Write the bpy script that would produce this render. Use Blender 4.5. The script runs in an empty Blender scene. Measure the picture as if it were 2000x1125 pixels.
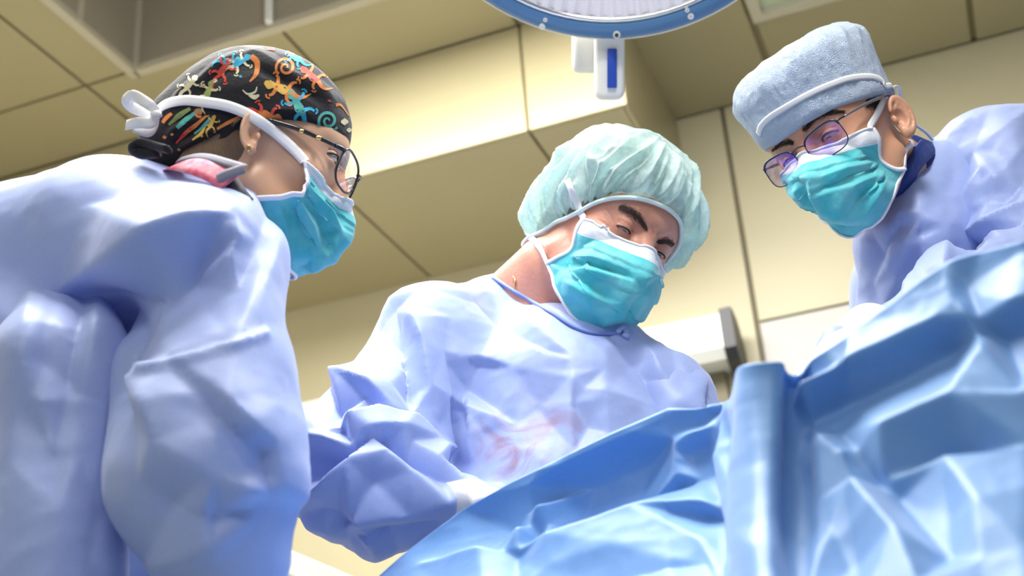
import bpy, bmesh, math, random
import numpy as np
from math import sin, cos, radians, pi, sqrt, atan2
from mathutils import Vector, Matrix
from mathutils.bvhtree import BVHTree
random.seed(7)
rng = np.random.default_rng(7)
S = bpy.context.scene
COL = S.collection

# ------------------------------------------------------------------ camera
FPX = 2577.0
PITCH, ROLL, YAW = radians(25.7), radians(4.4), radians(19.409)
CAM = np.array([0.0, 0.0, 0.8])
_h = np.array([-sin(YAW), cos(YAW), 0.0]); _r0 = np.array([cos(YAW), sin(YAW), 0.0]); _z = np.array([0, 0, 1.0])
CF = cos(PITCH) * _h + sin(PITCH) * _z
_u0 = -sin(PITCH) * _h + cos(PITCH) * _z
CR = cos(ROLL) * _r0 - sin(ROLL) * _u0
CU = sin(ROLL) * _r0 + cos(ROLL) * _u0
CB = np.stack([CR, CU, CF], 1)            # columns: right, up, forward

cam_d = bpy.data.cameras.new('camera')
cam_d.sensor_width = 36.0
cam_d.lens = 36.0 * FPX / 2000.0
cam_d.clip_start = 0.02
cam_d.dof.use_dof = True
cam_d.dof.focus_distance = 1.62
cam_d.dof.aperture_fstop = 4.5
cam = bpy.data.objects.new('camera', cam_d)
COL.objects.link(cam)
mw = np.eye(4); mw[:3, 0] = CR; mw[:3, 1] = CU; mw[:3, 2] = -CF; mw[:3, 3] = CAM
cam.matrix_world = Matrix(mw.tolist())
S.camera = cam

# ------------------------------------------------------------------ world, lights, exposure
wd = bpy.data.worlds.new('world'); S.world = wd; wd.use_nodes = True
wd.node_tree.nodes['Background'].inputs[0].default_value = (0.90, 0.95, 1.0, 1)
wd.node_tree.nodes['Background'].inputs[1].default_value = 0.25
S.view_settings.view_transform = 'Standard'
S.view_settings.look = 'None'
S.view_settings.exposure = -0.02
S.view_settings.gamma = 1.0
S.view_settings.use_curve_mapping = False

def area(name, loc, target, size, power, color=(1, 1, 1), size_y=None, spread=180):
    l = bpy.data.lights.new(name, 'AREA'); l.energy = power; l.color = color
    l.shape = 'RECTANGLE'; l.size = size; l.size_y = size_y or size; l.spread = radians(spread)
    o = bpy.data.objects.new(name, l); COL.objects.link(o); o.location = loc
    o.rotation_euler = (Vector(target) - Vector(loc)).to_track_quat('-Z', 'Y').to_euler()
    return o
# light field of the recessed ceiling plenum over the table
area('plenum_light', (-0.90, 1.55, 2.985), (-0.90, 1.55, 0), 1.5, 150, (1.0, 0.98, 0.95), 1.6, 180)
# unseen fill light added behind the camera to light the surgeons from the front
area('front_fill_light', (-0.2, -0.7, 2.93), (-0.4, 1.3, 1.1), 1.8, 30, (1.0, 0.98, 0.96), 0.9)
# unseen spot added above the frame to brighten the middle surgeon's chest
def spot(name, loc, target, power, size, blend, soft):
    l = bpy.data.lights.new(name, 'SPOT'); l.energy = power; l.spot_size = radians(size); l.spot_blend = blend; l.shadow_soft_size = soft; l.color = (1, .98, .96)
    o = bpy.data.objects.new(name, l); COL.objects.link(o); o.location = loc
    o.rotation_euler = (Vector(target) - Vector(loc)).to_track_quat('-Z', 'Y').to_euler()
spot('chest_fill_spot', (0.0, 0.62, 2.55), (-0.40, 1.55, 1.45), 74, 56, .6, .16)

# ------------------------------------------------------------------ pixel helpers (photograph frame 2000 x 1125, depth in metres)
def ray(x, y): return (x - 1000) / FPX * CR - (y - 562.5) / FPX * CU + CF
def P(x, y, d): return CAM + d * ray(x, y)
def pix(X):
    v = np.asarray(X, float) - CAM
    d = v @ CF
    return np.stack([1000 + FPX * (v @ CR) / d, 562.5 - FPX * (v @ CU) / d], -1), d

# ------------------------------------------------------------------ implicit modelling
def smin(a, b, k):
    h = np.clip(0.5 + 0.5 * (b - a) / k, 0, 1)
    return b + (a - b) * h - k * h * (1 - h)
def smax(a, b, k): return -smin(-a, -b, k)
def ell(X, Y, Z, c, r):
    x, y, z = (X - c[0]), (Y - c[1]), (Z - c[2])
    k0 = np.sqrt((x / r[0]) ** 2 + (y / r[1]) ** 2 + (z / r[2]) ** 2)
    k1 = np.sqrt((x / r[0] ** 2) ** 2 + (y / r[1] ** 2) ** 2 + (z / r[2] ** 2) ** 2) + 1e-9
    return k0 * (k0 - 1) / k1
def cone(X, Y, Z, a, b, ra, rb, flat=None):
    a = np.asarray(a, float); b = np.asarray(b, float); ab = b - a; L = ab @ ab + 1e-12
    t = np.clip(((X - a[0]) * ab[0] + (Y - a[1]) * ab[1] + (Z - a[2]) * ab[2]) / L, 0, 1)
    dx = X - a[0] - t * ab[0]; dy = Y - a[1] - t * ab[1]; dz = Z - a[2] - t * ab[2]
    return np.sqrt(dx * dx + dy * dy + dz * dz) - (ra + t * (rb - ra))
def axis(lo, hi, flo, fhi, h, g=1.22, hmax=0.05):
    n = max(2, int(round((fhi - flo) / h)))
    mid = list(np.linspace(flo, fhi, n + 1))
    s, x = h, fhi
    up = []
    while x < hi: s = min(s * g, hmax); x += s; up.append(x)
    s, x = h, flo
    dn = []
    while x > lo: s = min(s * g, hmax); x -= s; dn.append(x)
    return np.array(dn[::-1] + mid + up, dtype=np.float32)
def surfnet(F, ax, ay, az):
    s = F < 0
    nx, ny, nz = F.shape
    cnt = np.zeros((nx - 1, ny - 1, nz - 1), np.int8)
    for i in (0, 1):
        for j in (0, 1):
            for k in (0, 1):
                cnt += s[i:nx - 1 + i, j:ny - 1 + j, k:nz - 1 + k]
    act = (cnt > 0) & (cnt < 8)
    I, J, K = np.nonzero(act)
    ids = np.full(act.shape, -1, np.int64); ids[I, J, K] = np.arange(len(I))
    pos = np.zeros((len(I), 3)); num = np.zeros(len(I))
    co = [(i, j, k) for i in (0, 1) for j in (0, 1) for k in (0, 1)]
    for a in co:
        for d in range(3):
            if a[d]: continue
            b = list(a); b[d] = 1
            fa = F[I + a[0], J + a[1], K + a[2]]; fb = F[I + b[0], J + b[1], K + b[2]]
            m = (fa < 0) != (fb < 0)
            t = np.where(m, fa / np.where(m, fa - fb, 1), 0)
            pa = np.stack([ax[I + a[0]], ay[J + a[1]], az[K + a[2]]], 1)
            pb = np.stack([ax[I + b[0]], ay[J + b[1]], az[K + b[2]]], 1)
            pos += m[:, None] * (pa + t[:, None] * (pb - pa)); num += m
    pos /= num[:, None]
    quads = []
    for d in range(3):
        sl0 = [slice(None)] * 3; sl1 = [slice(None)] * 3
        sl0[d] = slice(0, -1); sl1[d] = slice(1, None)
        s0 = s[tuple(sl0)]; s1 = s[tuple(sl1)]
        ch = np.argwhere(s0 != s1)
        e, f_ = [(1, 2), (2, 0), (0, 1)][d]
        ok = (ch[:, e] > 0) & (ch[:, f_] > 0) & (ch[:, e] < F.shape[e] - 1) & (ch[:, f_] < F.shape[f_] - 1)
        ch = ch[ok]
        inside = s0[ch[:, 0], ch[:, 1], ch[:, 2]]
        def cid(de, df):
            c = ch.copy(); c[:, e] += de; c[:, f_] += df
            return ids[c[:, 0], c[:, 1], c[:, 2]]
        q = np.stack([cid(-1, -1), cid(0, -1), cid(0, 0), cid(-1, 0)], 1)
        q[~inside] = q[~inside][:, ::-1]
        quads.append(q)
    Q = np.concatenate(quads)
    Q = Q[(Q >= 0).all(1)]
    return pos, Q
def vnormals(V, Q):
    n = np.cross(V[Q[:, 2]] - V[Q[:, 0]], V[Q[:, 3]] - V[Q[:, 1]])
    N = np.zeros_like(V)
    for c in range(4):
        for a in range(3):
            N[:, a] += np.bincount(Q[:, c], n[:, a], len(V))
    return N / (np.linalg.norm(N, axis=1)[:, None] + 1e-12)
def relax(V, Q, it=1, w=0.5):
    e0 = np.concatenate([Q[:, i] for i in range(4)]); e1 = np.concatenate([Q[:, (i + 1) % 4] for i in range(4)])
    cnt = np.bincount(e0, minlength=len(V)) + np.bincount(e1, minlength=len(V))
    for _ in range(it):
        A = np.stack([np.bincount(e0, V[e1, a], len(V)) + np.bincount(e1, V[e0, a], len(V)) for a in range(3)], 1)
        V = V + w * (A / np.maximum(cnt, 1)[:, None] - V)
    return V
def compact(V, Q):
    used = np.zeros(len(V), bool); used[Q.ravel()] = True
    m = np.cumsum(used) - 1
    return V[used], m[Q]

# value noise
def _hash(i, j, k):
    n = (i * 374761393 + j * 668265263 + k * 2147483647 * 3) & 0xffffffff
    n = ((n ^ (n >> 13)) * 1274126177) & 0xffffffff
    return ((n ^ (n >> 16)) & 0xffff) / 65535.0
def vnoise(p):
    p = np.asarray(p, float); i = np.floor(p).astype(np.int64); f = p - i
    u = f * f * f * (f * (f * 6 - 15) + 10)
    r = 0
    for a in (0, 1):
        for b in (0, 1):
            for c in (0, 1):
                w = (u[:, 0] if a else 1 - u[:, 0]) * (u[:, 1] if b else 1 - u[:, 1]) * (u[:, 2] if c else 1 - u[:, 2])
                r = r + w * _hash(i[:, 0] + a, i[:, 1] + b, i[:, 2] + c)
    return r * 2 - 1
def ridged(p): return 1 - 2 * np.abs(vnoise(p))

# ------------------------------------------------------------------ object helpers
def mesh_obj(name, V, Q, mat, parent=None, smooth=True):
    me = bpy.data.meshes.new(name)
    V = np.asarray(V, np.float32); Q = np.asarray(Q)
    n = Q.shape[1]
    me.vertices.add(len(V)); me.vertices.foreach_set('co', V.ravel())
    me.loops.add(Q.size); me.loops.foreach_set('vertex_index', Q.astype(np.int32).ravel())
    me.polygons.add(len(Q)); me.polygons.foreach_set('loop_start', np.arange(0, Q.size, n, dtype=np.int32))
    me.polygons.foreach_set('use_smooth', np.full(len(Q), smooth))
    me.update(calc_edges=True); me.validate()
    return link(name, me, mat, parent)
def link(name, me, mat, parent=None):
    if mat is not None:
        for m in (mat if isinstance(mat, (list, tuple)) else [mat]): me.materials.append(m)
    o = bpy.data.objects.new(name, me); COL.objects.link(o)
    if parent is not None: o.parent = parent
    return o
def py_obj(name, V, Fs, mat, parent=None, smooth=False):
    me = bpy.data.meshes.new(name); me.from_pydata([tuple(map(float, v)) for v in V], [], [tuple(f) for f in Fs])
    if smooth:
        for p in me.polygons: p.use_smooth = True
    me.update()
    return link(name, me, mat, parent)
def tag(o, label, cat=None, group=None, kind=None):
    if label: o['label'] = label
    if cat: o['category'] = cat
    if group: o['group'] = group
    if kind: o['kind'] = kind
    return o
def empty(name, loc):
    o = bpy.data.objects.new(name, None); COL.objects.link(o); o.location = loc; o.empty_display_size = 0.1
    return o
def adopt(child, parent):
    child.parent = parent
    bpy.context.view_layer.update()
    child.matrix_parent_inverse = parent.matrix_world.inverted()
    return child
def box(name, lo, hi, mat, parent=None, bev=0.0):
    bm = bmesh.new()
    bmesh.ops.create_cube(bm, size=1)
    for v in bm.verts:
        for a in range(3): v.co[a] = lo[a] + (v.co[a] + .5) * (hi[a] - lo[a])
    if bev: bmesh.ops.bevel(bm, geom=bm.edges[:] + bm.verts[:], offset=bev, segments=2, affect='EDGES', profile=.5)
    me = bpy.data.meshes.new(name); bm.to_mesh(me); bm.free()
    return link(name, me, mat, parent)
def catmull(pts, n):
    pts = np.asarray(pts, float)
    p = np.concatenate([[2 * pts[0] - pts[1]], pts, [2 * pts[-1] - pts[-2]]])
    out = []
    for i in range(1, len(p) - 2):
        t = np.linspace(0, 1, n, endpoint=False)[:, None]
        a, b, c, d = p[i - 1], p[i], p[i + 1], p[i + 2]
        out.append(.5 * (2 * b + (c - a) * t + (2 * a - 5 * b + 4 * c - d) * t ** 2 + (3 * b - a - 3 * c + d) * t ** 3))
    out.append(pts[-1:])
    return np.concatenate(out)
def tube(name, pts, r, mat, parent=None, seg=8, sub=0, closed=False, flat=1.0, ref=None):
    pts = np.asarray(pts, float)
    if sub: pts = catmull(pts, sub)
    n = len(pts); r = np.broadcast_to(np.asarray(r, float), (n,)) if np.ndim(r) < 1 or len(np.atleast_1d(r)) == n else np.interp(np.linspace(0, 1, n), np.linspace(0, 1, len(r)), r)
    T = np.gradient(pts, axis=0)
    if closed: T = np.roll(pts, -1, 0) - np.roll(pts, 1, 0)
    T /= np.linalg.norm(T, axis=1)[:, None] + 1e-12
    up = np.array(ref if ref is not None else (0.13, 0.27, 0.95))
    V = []
    for i in range(n):
        s = np.cross(T[i], up); s /= np.linalg.norm(s) + 1e-9; b = np.cross(s, T[i])
        for k in range(seg):
            a = 2 * pi * k / seg
            V.append(pts[i] + r[i] * (cos(a) * s + sin(a) * flat * b))
    Fs = []
    for i in range(n if closed else n - 1):
        j = (i + 1) % n
        for k in range(seg): Fs.append((i * seg + k, i * seg + (k + 1) % seg, j * seg + (k + 1) % seg, j * seg + k))
    if not closed: Fs += [tuple(range(seg))[::-1], tuple((n - 1) * seg + k for k in range(seg))]
    return py_obj(name, V, Fs, mat, parent, True)
def ribbon(name, pts, nrm, width, mat, parent=None, sub=6, thick=0.0007):
    pts = np.asarray(pts, float); nrm = np.asarray(nrm, float)
    m = len(pts)
    if sub: pts = catmull(pts, sub); nrm = catmull(nrm, sub)
    n = len(pts)
    w = np.interp(np.linspace(0, 1, n), np.linspace(0, 1, len(np.atleast_1d(width))), np.atleast_1d(width))
    T = np.gradient(pts, axis=0); V = []
    for i in range(n):
        N = nrm[i] / (np.linalg.norm(nrm[i]) + 1e-9)
        s = np.cross(T[i], N); s /= np.linalg.norm(s) + 1e-9
        for a, b in ((-1, 1), (-.35, 1.5), (.35, 1.5), (1, 1), (1, -1), (-1, -1)):
            V.append(pts[i] + s * a * w[i] / 2 + N * b * thick)
    Fs = []
    for i in range(n - 1):
        for k in range(6): Fs.append((i * 6 + k, (i + 1) * 6 + k, (i + 1) * 6 + (k + 1) % 6, i * 6 + (k + 1) % 6))
    Fs += [tuple(range(6)), tuple((n - 1) * 6 + k for k in range(6))[::-1]]
    return py_obj(name, V, Fs, mat, parent, True)

# ------------------------------------------------------------------ materials
def mat(name, col, rough=0.5, spec=0.5, metal=0.0, sss=0.0, sheen=0.0, coat=0.0, var=0.0, var_scale=20.0, var_col=None, bump=0.0, bump_scale=60.0, bump_kind='noise', trans=0.0, emis=None, emis_s=0.0, alpha=1.0):
    m = bpy.data.materials.new(name); m.use_nodes = True
    nt = m.node_tree; N = nt.nodes; L = nt.links
    b = N['Principled BSDF']
    b.inputs['Base Color'].default_value = (*col, 1)
    b.inputs['Roughness'].default_value = rough
    b.inputs['Specular IOR Level'].default_value = spec
    b.inputs['Metallic'].default_value = metal
    b.inputs['Sheen Weight'].default_value = sheen
    b.inputs['Coat Weight'].default_value = coat
    b.inputs['Alpha'].default_value = alpha
    if sss:
        b.inputs['Subsurface Weight'].default_value = sss
        b.inputs['Subsurface Radius'].default_value = (0.012, 0.005, 0.003)
        b.inputs['Subsurface Scale'].default_value = 0.6
    if emis:
        b.inputs['Emission Color'].default_value = (*emis, 1); b.inputs['Emission Strength'].default_value = emis_s
    tc = N.new('ShaderNodeTexCoord')
    if var:
        n = N.new('ShaderNodeTexNoise'); n.inputs['Scale'].default_value = var_scale; n.inputs['Detail'].default_value = 5
        mx = N.new('ShaderNodeMix'); mx.data_type = 'RGBA'
        mx.inputs['A'].default_value = (*col, 1)
        vc = var_col or tuple(c * .7 for c in col)
        mx.inputs['B'].default_value = (*vc, 1)
        mr = N.new('ShaderNodeMapRange'); mr.inputs['From Min'].default_value = .35; mr.inputs['From Max'].default_value = .7
        mr.inputs['To Max'].default_value = var
        L.new(tc.outputs['Object'], n.inputs['Vector']); L.new(n.outputs['Fac'], mr.inputs['Value'])
        L.new(mr.outputs[0], mx.inputs['Factor']); L.new(mx.outputs['Result'], b.inputs['Base Color'])
    if bump:
        if bump_kind == 'noise':
            n = N.new('ShaderNodeTexNoise'); n.inputs['Scale'].default_value = bump_scale; n.inputs['Detail'].default_value = 4; out = n.outputs['Fac']
        elif bump_kind == 'wave':
            n = N.new('ShaderNodeTexWave'); n.inputs['Scale'].default_value = bump_scale; n.inputs['Distortion'].default_value = 4; out = n.outputs['Fac']
        else:
            n = N.new('ShaderNodeTexVoronoi'); n.feature = 'F1'; n.inputs['Scale'].default_value = bump_scale; out = n.outputs['Distance']
            ns = N.new('ShaderNodeTexNoise'); ns.inputs['Scale'].default_value = bump_scale * .7
            ad = N.new('ShaderNodeMix'); ad.data_type = 'RGBA'; ad.blend_type = 'LINEAR_LIGHT'; ad.inputs['Factor'].default_value = .12
            L.new(tc.outputs['Object'], ad.inputs['A']); L.new(ns.outputs['Color'], ad.inputs['B']); L.new(tc.outputs['Object'], ns.inputs['Vector'])
        if bump_kind == 'crinkle': L.new(ad.outputs['Result'], n.inputs['Vector'])
        else: L.new(tc.outputs['Object'], n.inputs['Vector'])
        bp = N.new('ShaderNodeBump'); bp.inputs['Strength'].default_value = bump; bp.inputs['Distance'].default_value = 0.004
        L.new(out, bp.inputs['Height']); L.new(bp.outputs['Normal'], b.inputs['Normal'])
    if trans:
        out = N['Material Output']; tr = N.new('ShaderNodeBsdfTranslucent'); tr.inputs[0].default_value = (*col, 1)
        ms = N.new('ShaderNodeMixShader'); ms.inputs[0].default_value = trans
        L.new(b.outputs[0], ms.inputs[1]); L.new(tr.outputs[0], ms.inputs[2]); L.new(ms.outputs[0], out.inputs['Surface'])
    return m
# ------------------------------------------------------------------ shared materials
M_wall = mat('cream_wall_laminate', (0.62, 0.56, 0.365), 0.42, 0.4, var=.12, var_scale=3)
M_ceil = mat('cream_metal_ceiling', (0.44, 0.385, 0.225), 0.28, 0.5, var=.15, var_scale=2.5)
M_joint = mat('grey_joint_sealant', (0.22, 0.19, 0.12), 0.7)
M_cjoint = mat('olive_ceiling_joint', (0.28, 0.235, 0.125), 0.7)
M_steel = mat('brushed_grey_panel', (0.50, 0.47, 0.42), 0.35, 0.5, var=.2, var_scale=4)
M_white = mat('white_enamel', (0.86, 0.85, 0.80), 0.35, 0.5)
M_black = mat('black_plastic', (0.02, 0.02, 0.022), 0.4, 0.5)
M_floor = mat('grey_vinyl_floor', (0.35, 0.40, 0.42), 0.4, 0.4, var=.2, var_scale=8)
M_plenum = mat('grey_plenum_wall', (0.36, 0.32, 0.24), 0.35, 0.6)
M_glass_lamp = mat('greenish_lamp_diffuser', (0.50, 0.55, 0.38), 0.25, 0.5, emis=(0.7, 0.8, 0.5), emis_s=0.08)
M_bluering = mat('blue_lamp_bezel', (0.085, 0.21, 0.42), 0.35, 0.5)
M_bluelabel = mat('royal_blue_label', (0.02, 0.07, 0.42), 0.4)
M_chrome = mat('chrome', (0.8, 0.8, 0.82), 0.15, 0.5, metal=1.0)

# ------------------------------------------------------------------ room
HC = 3.0; YB = 3.453; XB = -0.635; YF = 2.79; ZB = 2.663
XL, XR, YN = -2.9, 2.6, -2.2
RX0, RX1, RY0, RY1 = -1.94, -0.20, 0.35, 2.50          # recess of the air plenum
tag(box('floor', (XL, YN, -.06), (XR, YB, 0), M_floor), 'grey vinyl floor of the operating room', kind='structure')
def multi(name, boxes, m):
    V, Fs = [], []
    for lo, hi in boxes:
        b = len(V)
        for i in range(8): V.append([hi[a] if (i >> a) & 1 else lo[a] for a in range(3)])
        for q in ((0, 2, 3, 1), (4, 5, 7, 6), (0, 1, 5, 4), (2, 6, 7, 3), (0, 4, 6, 2), (1, 3, 7, 5)): Fs.append([b + k for k in q])
    return py_obj(name, V, Fs, m)
ceil = multi('ceiling', [((XL, YN, 3.012), (RX0, YB, 3.05)), ((RX1, YN, 3.012), (XR, YB, 3.05)), ((RX0, YN, 3.012), (RX1, RY0, 3.05)), ((RX0, RY1, 3.012), (RX1, YB, 3.05))], M_cjoint)
tag(ceil, 'cream metal panel ceiling with dark joints', kind='structure')
g = 0.005
xs = [XL, -2.65, -2.10, -1.487, -0.905, -0.32, 0.256, 0.84, 1.42, 2.0, XR]
ys = [YN, -1.0, 0.35, 1.5, 2.50, YF, YB]
LX0, LX1, LY0, LY1 = -0.312, 0.25, 2.42, 3.055            # lamp cut-out
for a, b in zip(xs, xs[1:]):
    for c, d in zip(ys, ys[1:]):
        rects = [(a, b, c, d)]
        def cut(rs, x0, x1, y0, y1):
            out = []
            for (a, b, c, d) in rs:
                if b <= x0 or a >= x1 or d <= y0 or c >= y1: out.append((a, b, c, d)); continue
                if a < x0: out.append((a, x0, c, d))
                if b > x1: out.append((x1, b, c, d))
                A, B = max(a, x0), min(b, x1)
                if c < y0: out.append((A, B, c, y0))
                if d > y1: out.append((A, B, y1, d))
            return out
        rects = cut(cut(rects, RX0, RX1, RY0, RY1), LX0, LX1, LY0, LY1)
        for (a2, b2, c2, d2) in rects:
            if b2 - a2 < .03 or d2 - c2 < .03: continue
            if b2 <= XB + .01 and c2 >= YF - .01: continue
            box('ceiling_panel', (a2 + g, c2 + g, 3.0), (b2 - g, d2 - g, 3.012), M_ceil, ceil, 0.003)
# plenum recess: four inner walls and a top
tag(multi('ceiling_recess', [((RX0 - .02, RY0, 2.997), (RX0 + .004, RY1, 3.45)), ((RX1, RY0, 3.0), (RX1 + .02, RY1, 3.45)), ((RX0, RY1 - .004, 2.997), (RX1, RY1 + .02, 3.45)), ((RX0, RY0 - .02, 3.0), (RX1, RY0, 3.45)), ((RX0, RY0, 3.45), (RX1, RY1, 3.47))], M_plenum),
    'grey recessed air plenum in the ceiling', kind='structure')
trim = tag(multi('trim_1', [((RX0 - .022, RY0, 2.994), (RX0 + .006, RY1 + .022, 3.014)), ((RX0, RY1 - .006, 2.994), (RX1, RY1 + .022, 3.014)), ((RX0 + .002, RY1 - .012, 3.0), (RX0 + .016, RY1 - .004, 3.45)), ((RX0 + .003, RY1 - .255, 3.0), (RX0 + .010, RY1 - .235, 3.45))], mat('dull_metal_edging', (.55, .50, .38), .4)),
           'pale metal edging around the ceiling recess', kind='structure')
rod = box('plenum_light_tube', (-1.512, 2.47, 3.0), (-1.49, 2.492, 3.43), M_white, None, 0.008)
tag(rod, 'slim white vertical tube hanging at the edge of the ceiling recess', 'tube')

# bulkhead
bulk = multi('wall_bulkhead', [((XL, YF + .012, ZB + .012), (XB - .012, YB, 3.0))], M_cjoint)
tag(bulk, 'cream metal bulkhead dropped below the ceiling', kind='structure')
fx = [XL, -2.65, -2.10, -1.487, -0.905, XB]
for a, b in zip(fx, fx[1:]):
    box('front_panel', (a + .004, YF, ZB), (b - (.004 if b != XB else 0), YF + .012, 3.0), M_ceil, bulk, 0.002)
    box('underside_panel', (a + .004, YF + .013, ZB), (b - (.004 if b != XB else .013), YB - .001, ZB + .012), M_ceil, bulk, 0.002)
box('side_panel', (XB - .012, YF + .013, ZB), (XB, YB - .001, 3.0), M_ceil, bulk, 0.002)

# back wall with panels
wb = tag(box('wall_back', (XL, YB + .012, 0), (XR, YB + .1, 3.05), M_joint), 'back wall behind the cream wall panels', kind='structure')
wx = [XL, -0.494, 0.75, 1.9, XR]
jw = .007
for a, b in zip(wx, wx[1:]):
    if a < -.6: box('wall_panel', (a + jw, YB, 0.10), (b - jw, YB + .012, 3.0), M_wall, wb, 0.002); continue
    box('wall_panel', (a + jw, YB, 2.283), (b - jw, YB + .012, 3.0), M_wall, wb, 0.002)
    box('wall_panel', (a + jw, YB, 0.10), (b - jw, YB + .012, 2.277), M_steel, wb, 0.002)
tag(box('wall_left', (XL - .1, YN, 0), (XL, YB + .1, 3.05), M_wall), 'cream left side wall', kind='structure')
tag(box('baseboard_back', (XL, YB - .015, 0), (XR, YB + .012, .10), M_steel), 'grey skirting along the back wall', kind='structure')

# ceiling lamp panel, upper right
cl = empty('ceiling_light', (0.0, 2.74, 3.0)); tag(cl, 'rectangular ceiling light panel with greenish glass above the capped surgeon at right', 'ceiling light')
fr = multi('frame', [((LX0, LY0, 2.985), (LX0 + .03, LY1, 3.03)), ((LX1 - .03, LY0, 2.985), (LX1, LY1, 3.03)), ((LX0 + .03, LY0, 2.985), (LX1 - .03, LY0 + .03, 3.03)), ((LX0 + .03, LY1 - .03, 2.985), (LX1 - .03, LY1, 3.03))], mat('aluminium_lamp_frame', (.62, .58, .45), .4))
adopt(fr, cl)
adopt(box('diffuser', (LX0 + .03, LY0 + .03, 3.005), (LX1 - .03, LY1 - .03, 3.012), M_glass_lamp), cl)

# long white casing on the back wall with a black end cap
wc = empty('wall_casing', (-1.5, YB, 2.15)); tag(wc, 'long white casing mounted on the back wall with a black end cap', 'wall casing')
y0c = 3.315
prof = [(YB, 2.275), (y0c + .01, 2.277), (y0c, 2.268), (y0c, 2.172), (y0c + .025, 2.145), (YB, 2.145)]
def extrude_x(name, prof, xa, xb, m):
    n = len(prof); V = [(xa, *p) for p in prof] + [(xb, *p) for p in prof]
    Fs = [(i, (i + 1) % n, n + (i + 1) % n, n + i) for i in range(n)] + [tuple(range(n))[::-1], tuple(range(n, 2 * n))]
    return py_obj(name, V, Fs, m)
adopt(extrude_x('housing', prof, -2.62, -0.572, M_white), wc)
capp = [(y0c - .006, 2.282)] + [(y0c + .012 + .13 * sin(t) , 2.145 + .14 * cos(t)) for t in np.linspace(.1, pi / 2, 9)] + [(YB - .002, 2.10), (YB - .03, 2.10), (y0c + .02, 2.135), (y0c - .006, 2.165)]
adopt(extrude_x('end_cap', capp, -0.572, -0.538, M_black), wc)
adopt(box('shade_strip', (-2.62, YB - .03, 2.02), (-0.60, YB - .001, 2.145), mat('dark_olive_shade', (.20, .17, .10), .6)), wc)  # dark-coloured strip standing in for the shade below the casing

# white equipment shelf low on the left, behind the first surgeon
cart = empty('equipment_cart', (-1.75, 2.5, 0)); tag(cart, 'white equipment cart standing between the left and middle surgeons', 'cart')
adopt(box('top', (-2.25, 2.05, 1.455), (-1.33, 2.72, 1.515), M_white, None, .008), cart)
for dx in (-2.2, -1.43):
    for dy in (2.10, 2.62): adopt(box('leg', (dx, dy, 0), (dx + .04, dy + .04, 1.455), M_chrome), cart)
adopt(box('shelf', (-2.2, 2.1, .6), (-1.39, 2.66, .63), M_white), cart)

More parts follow.
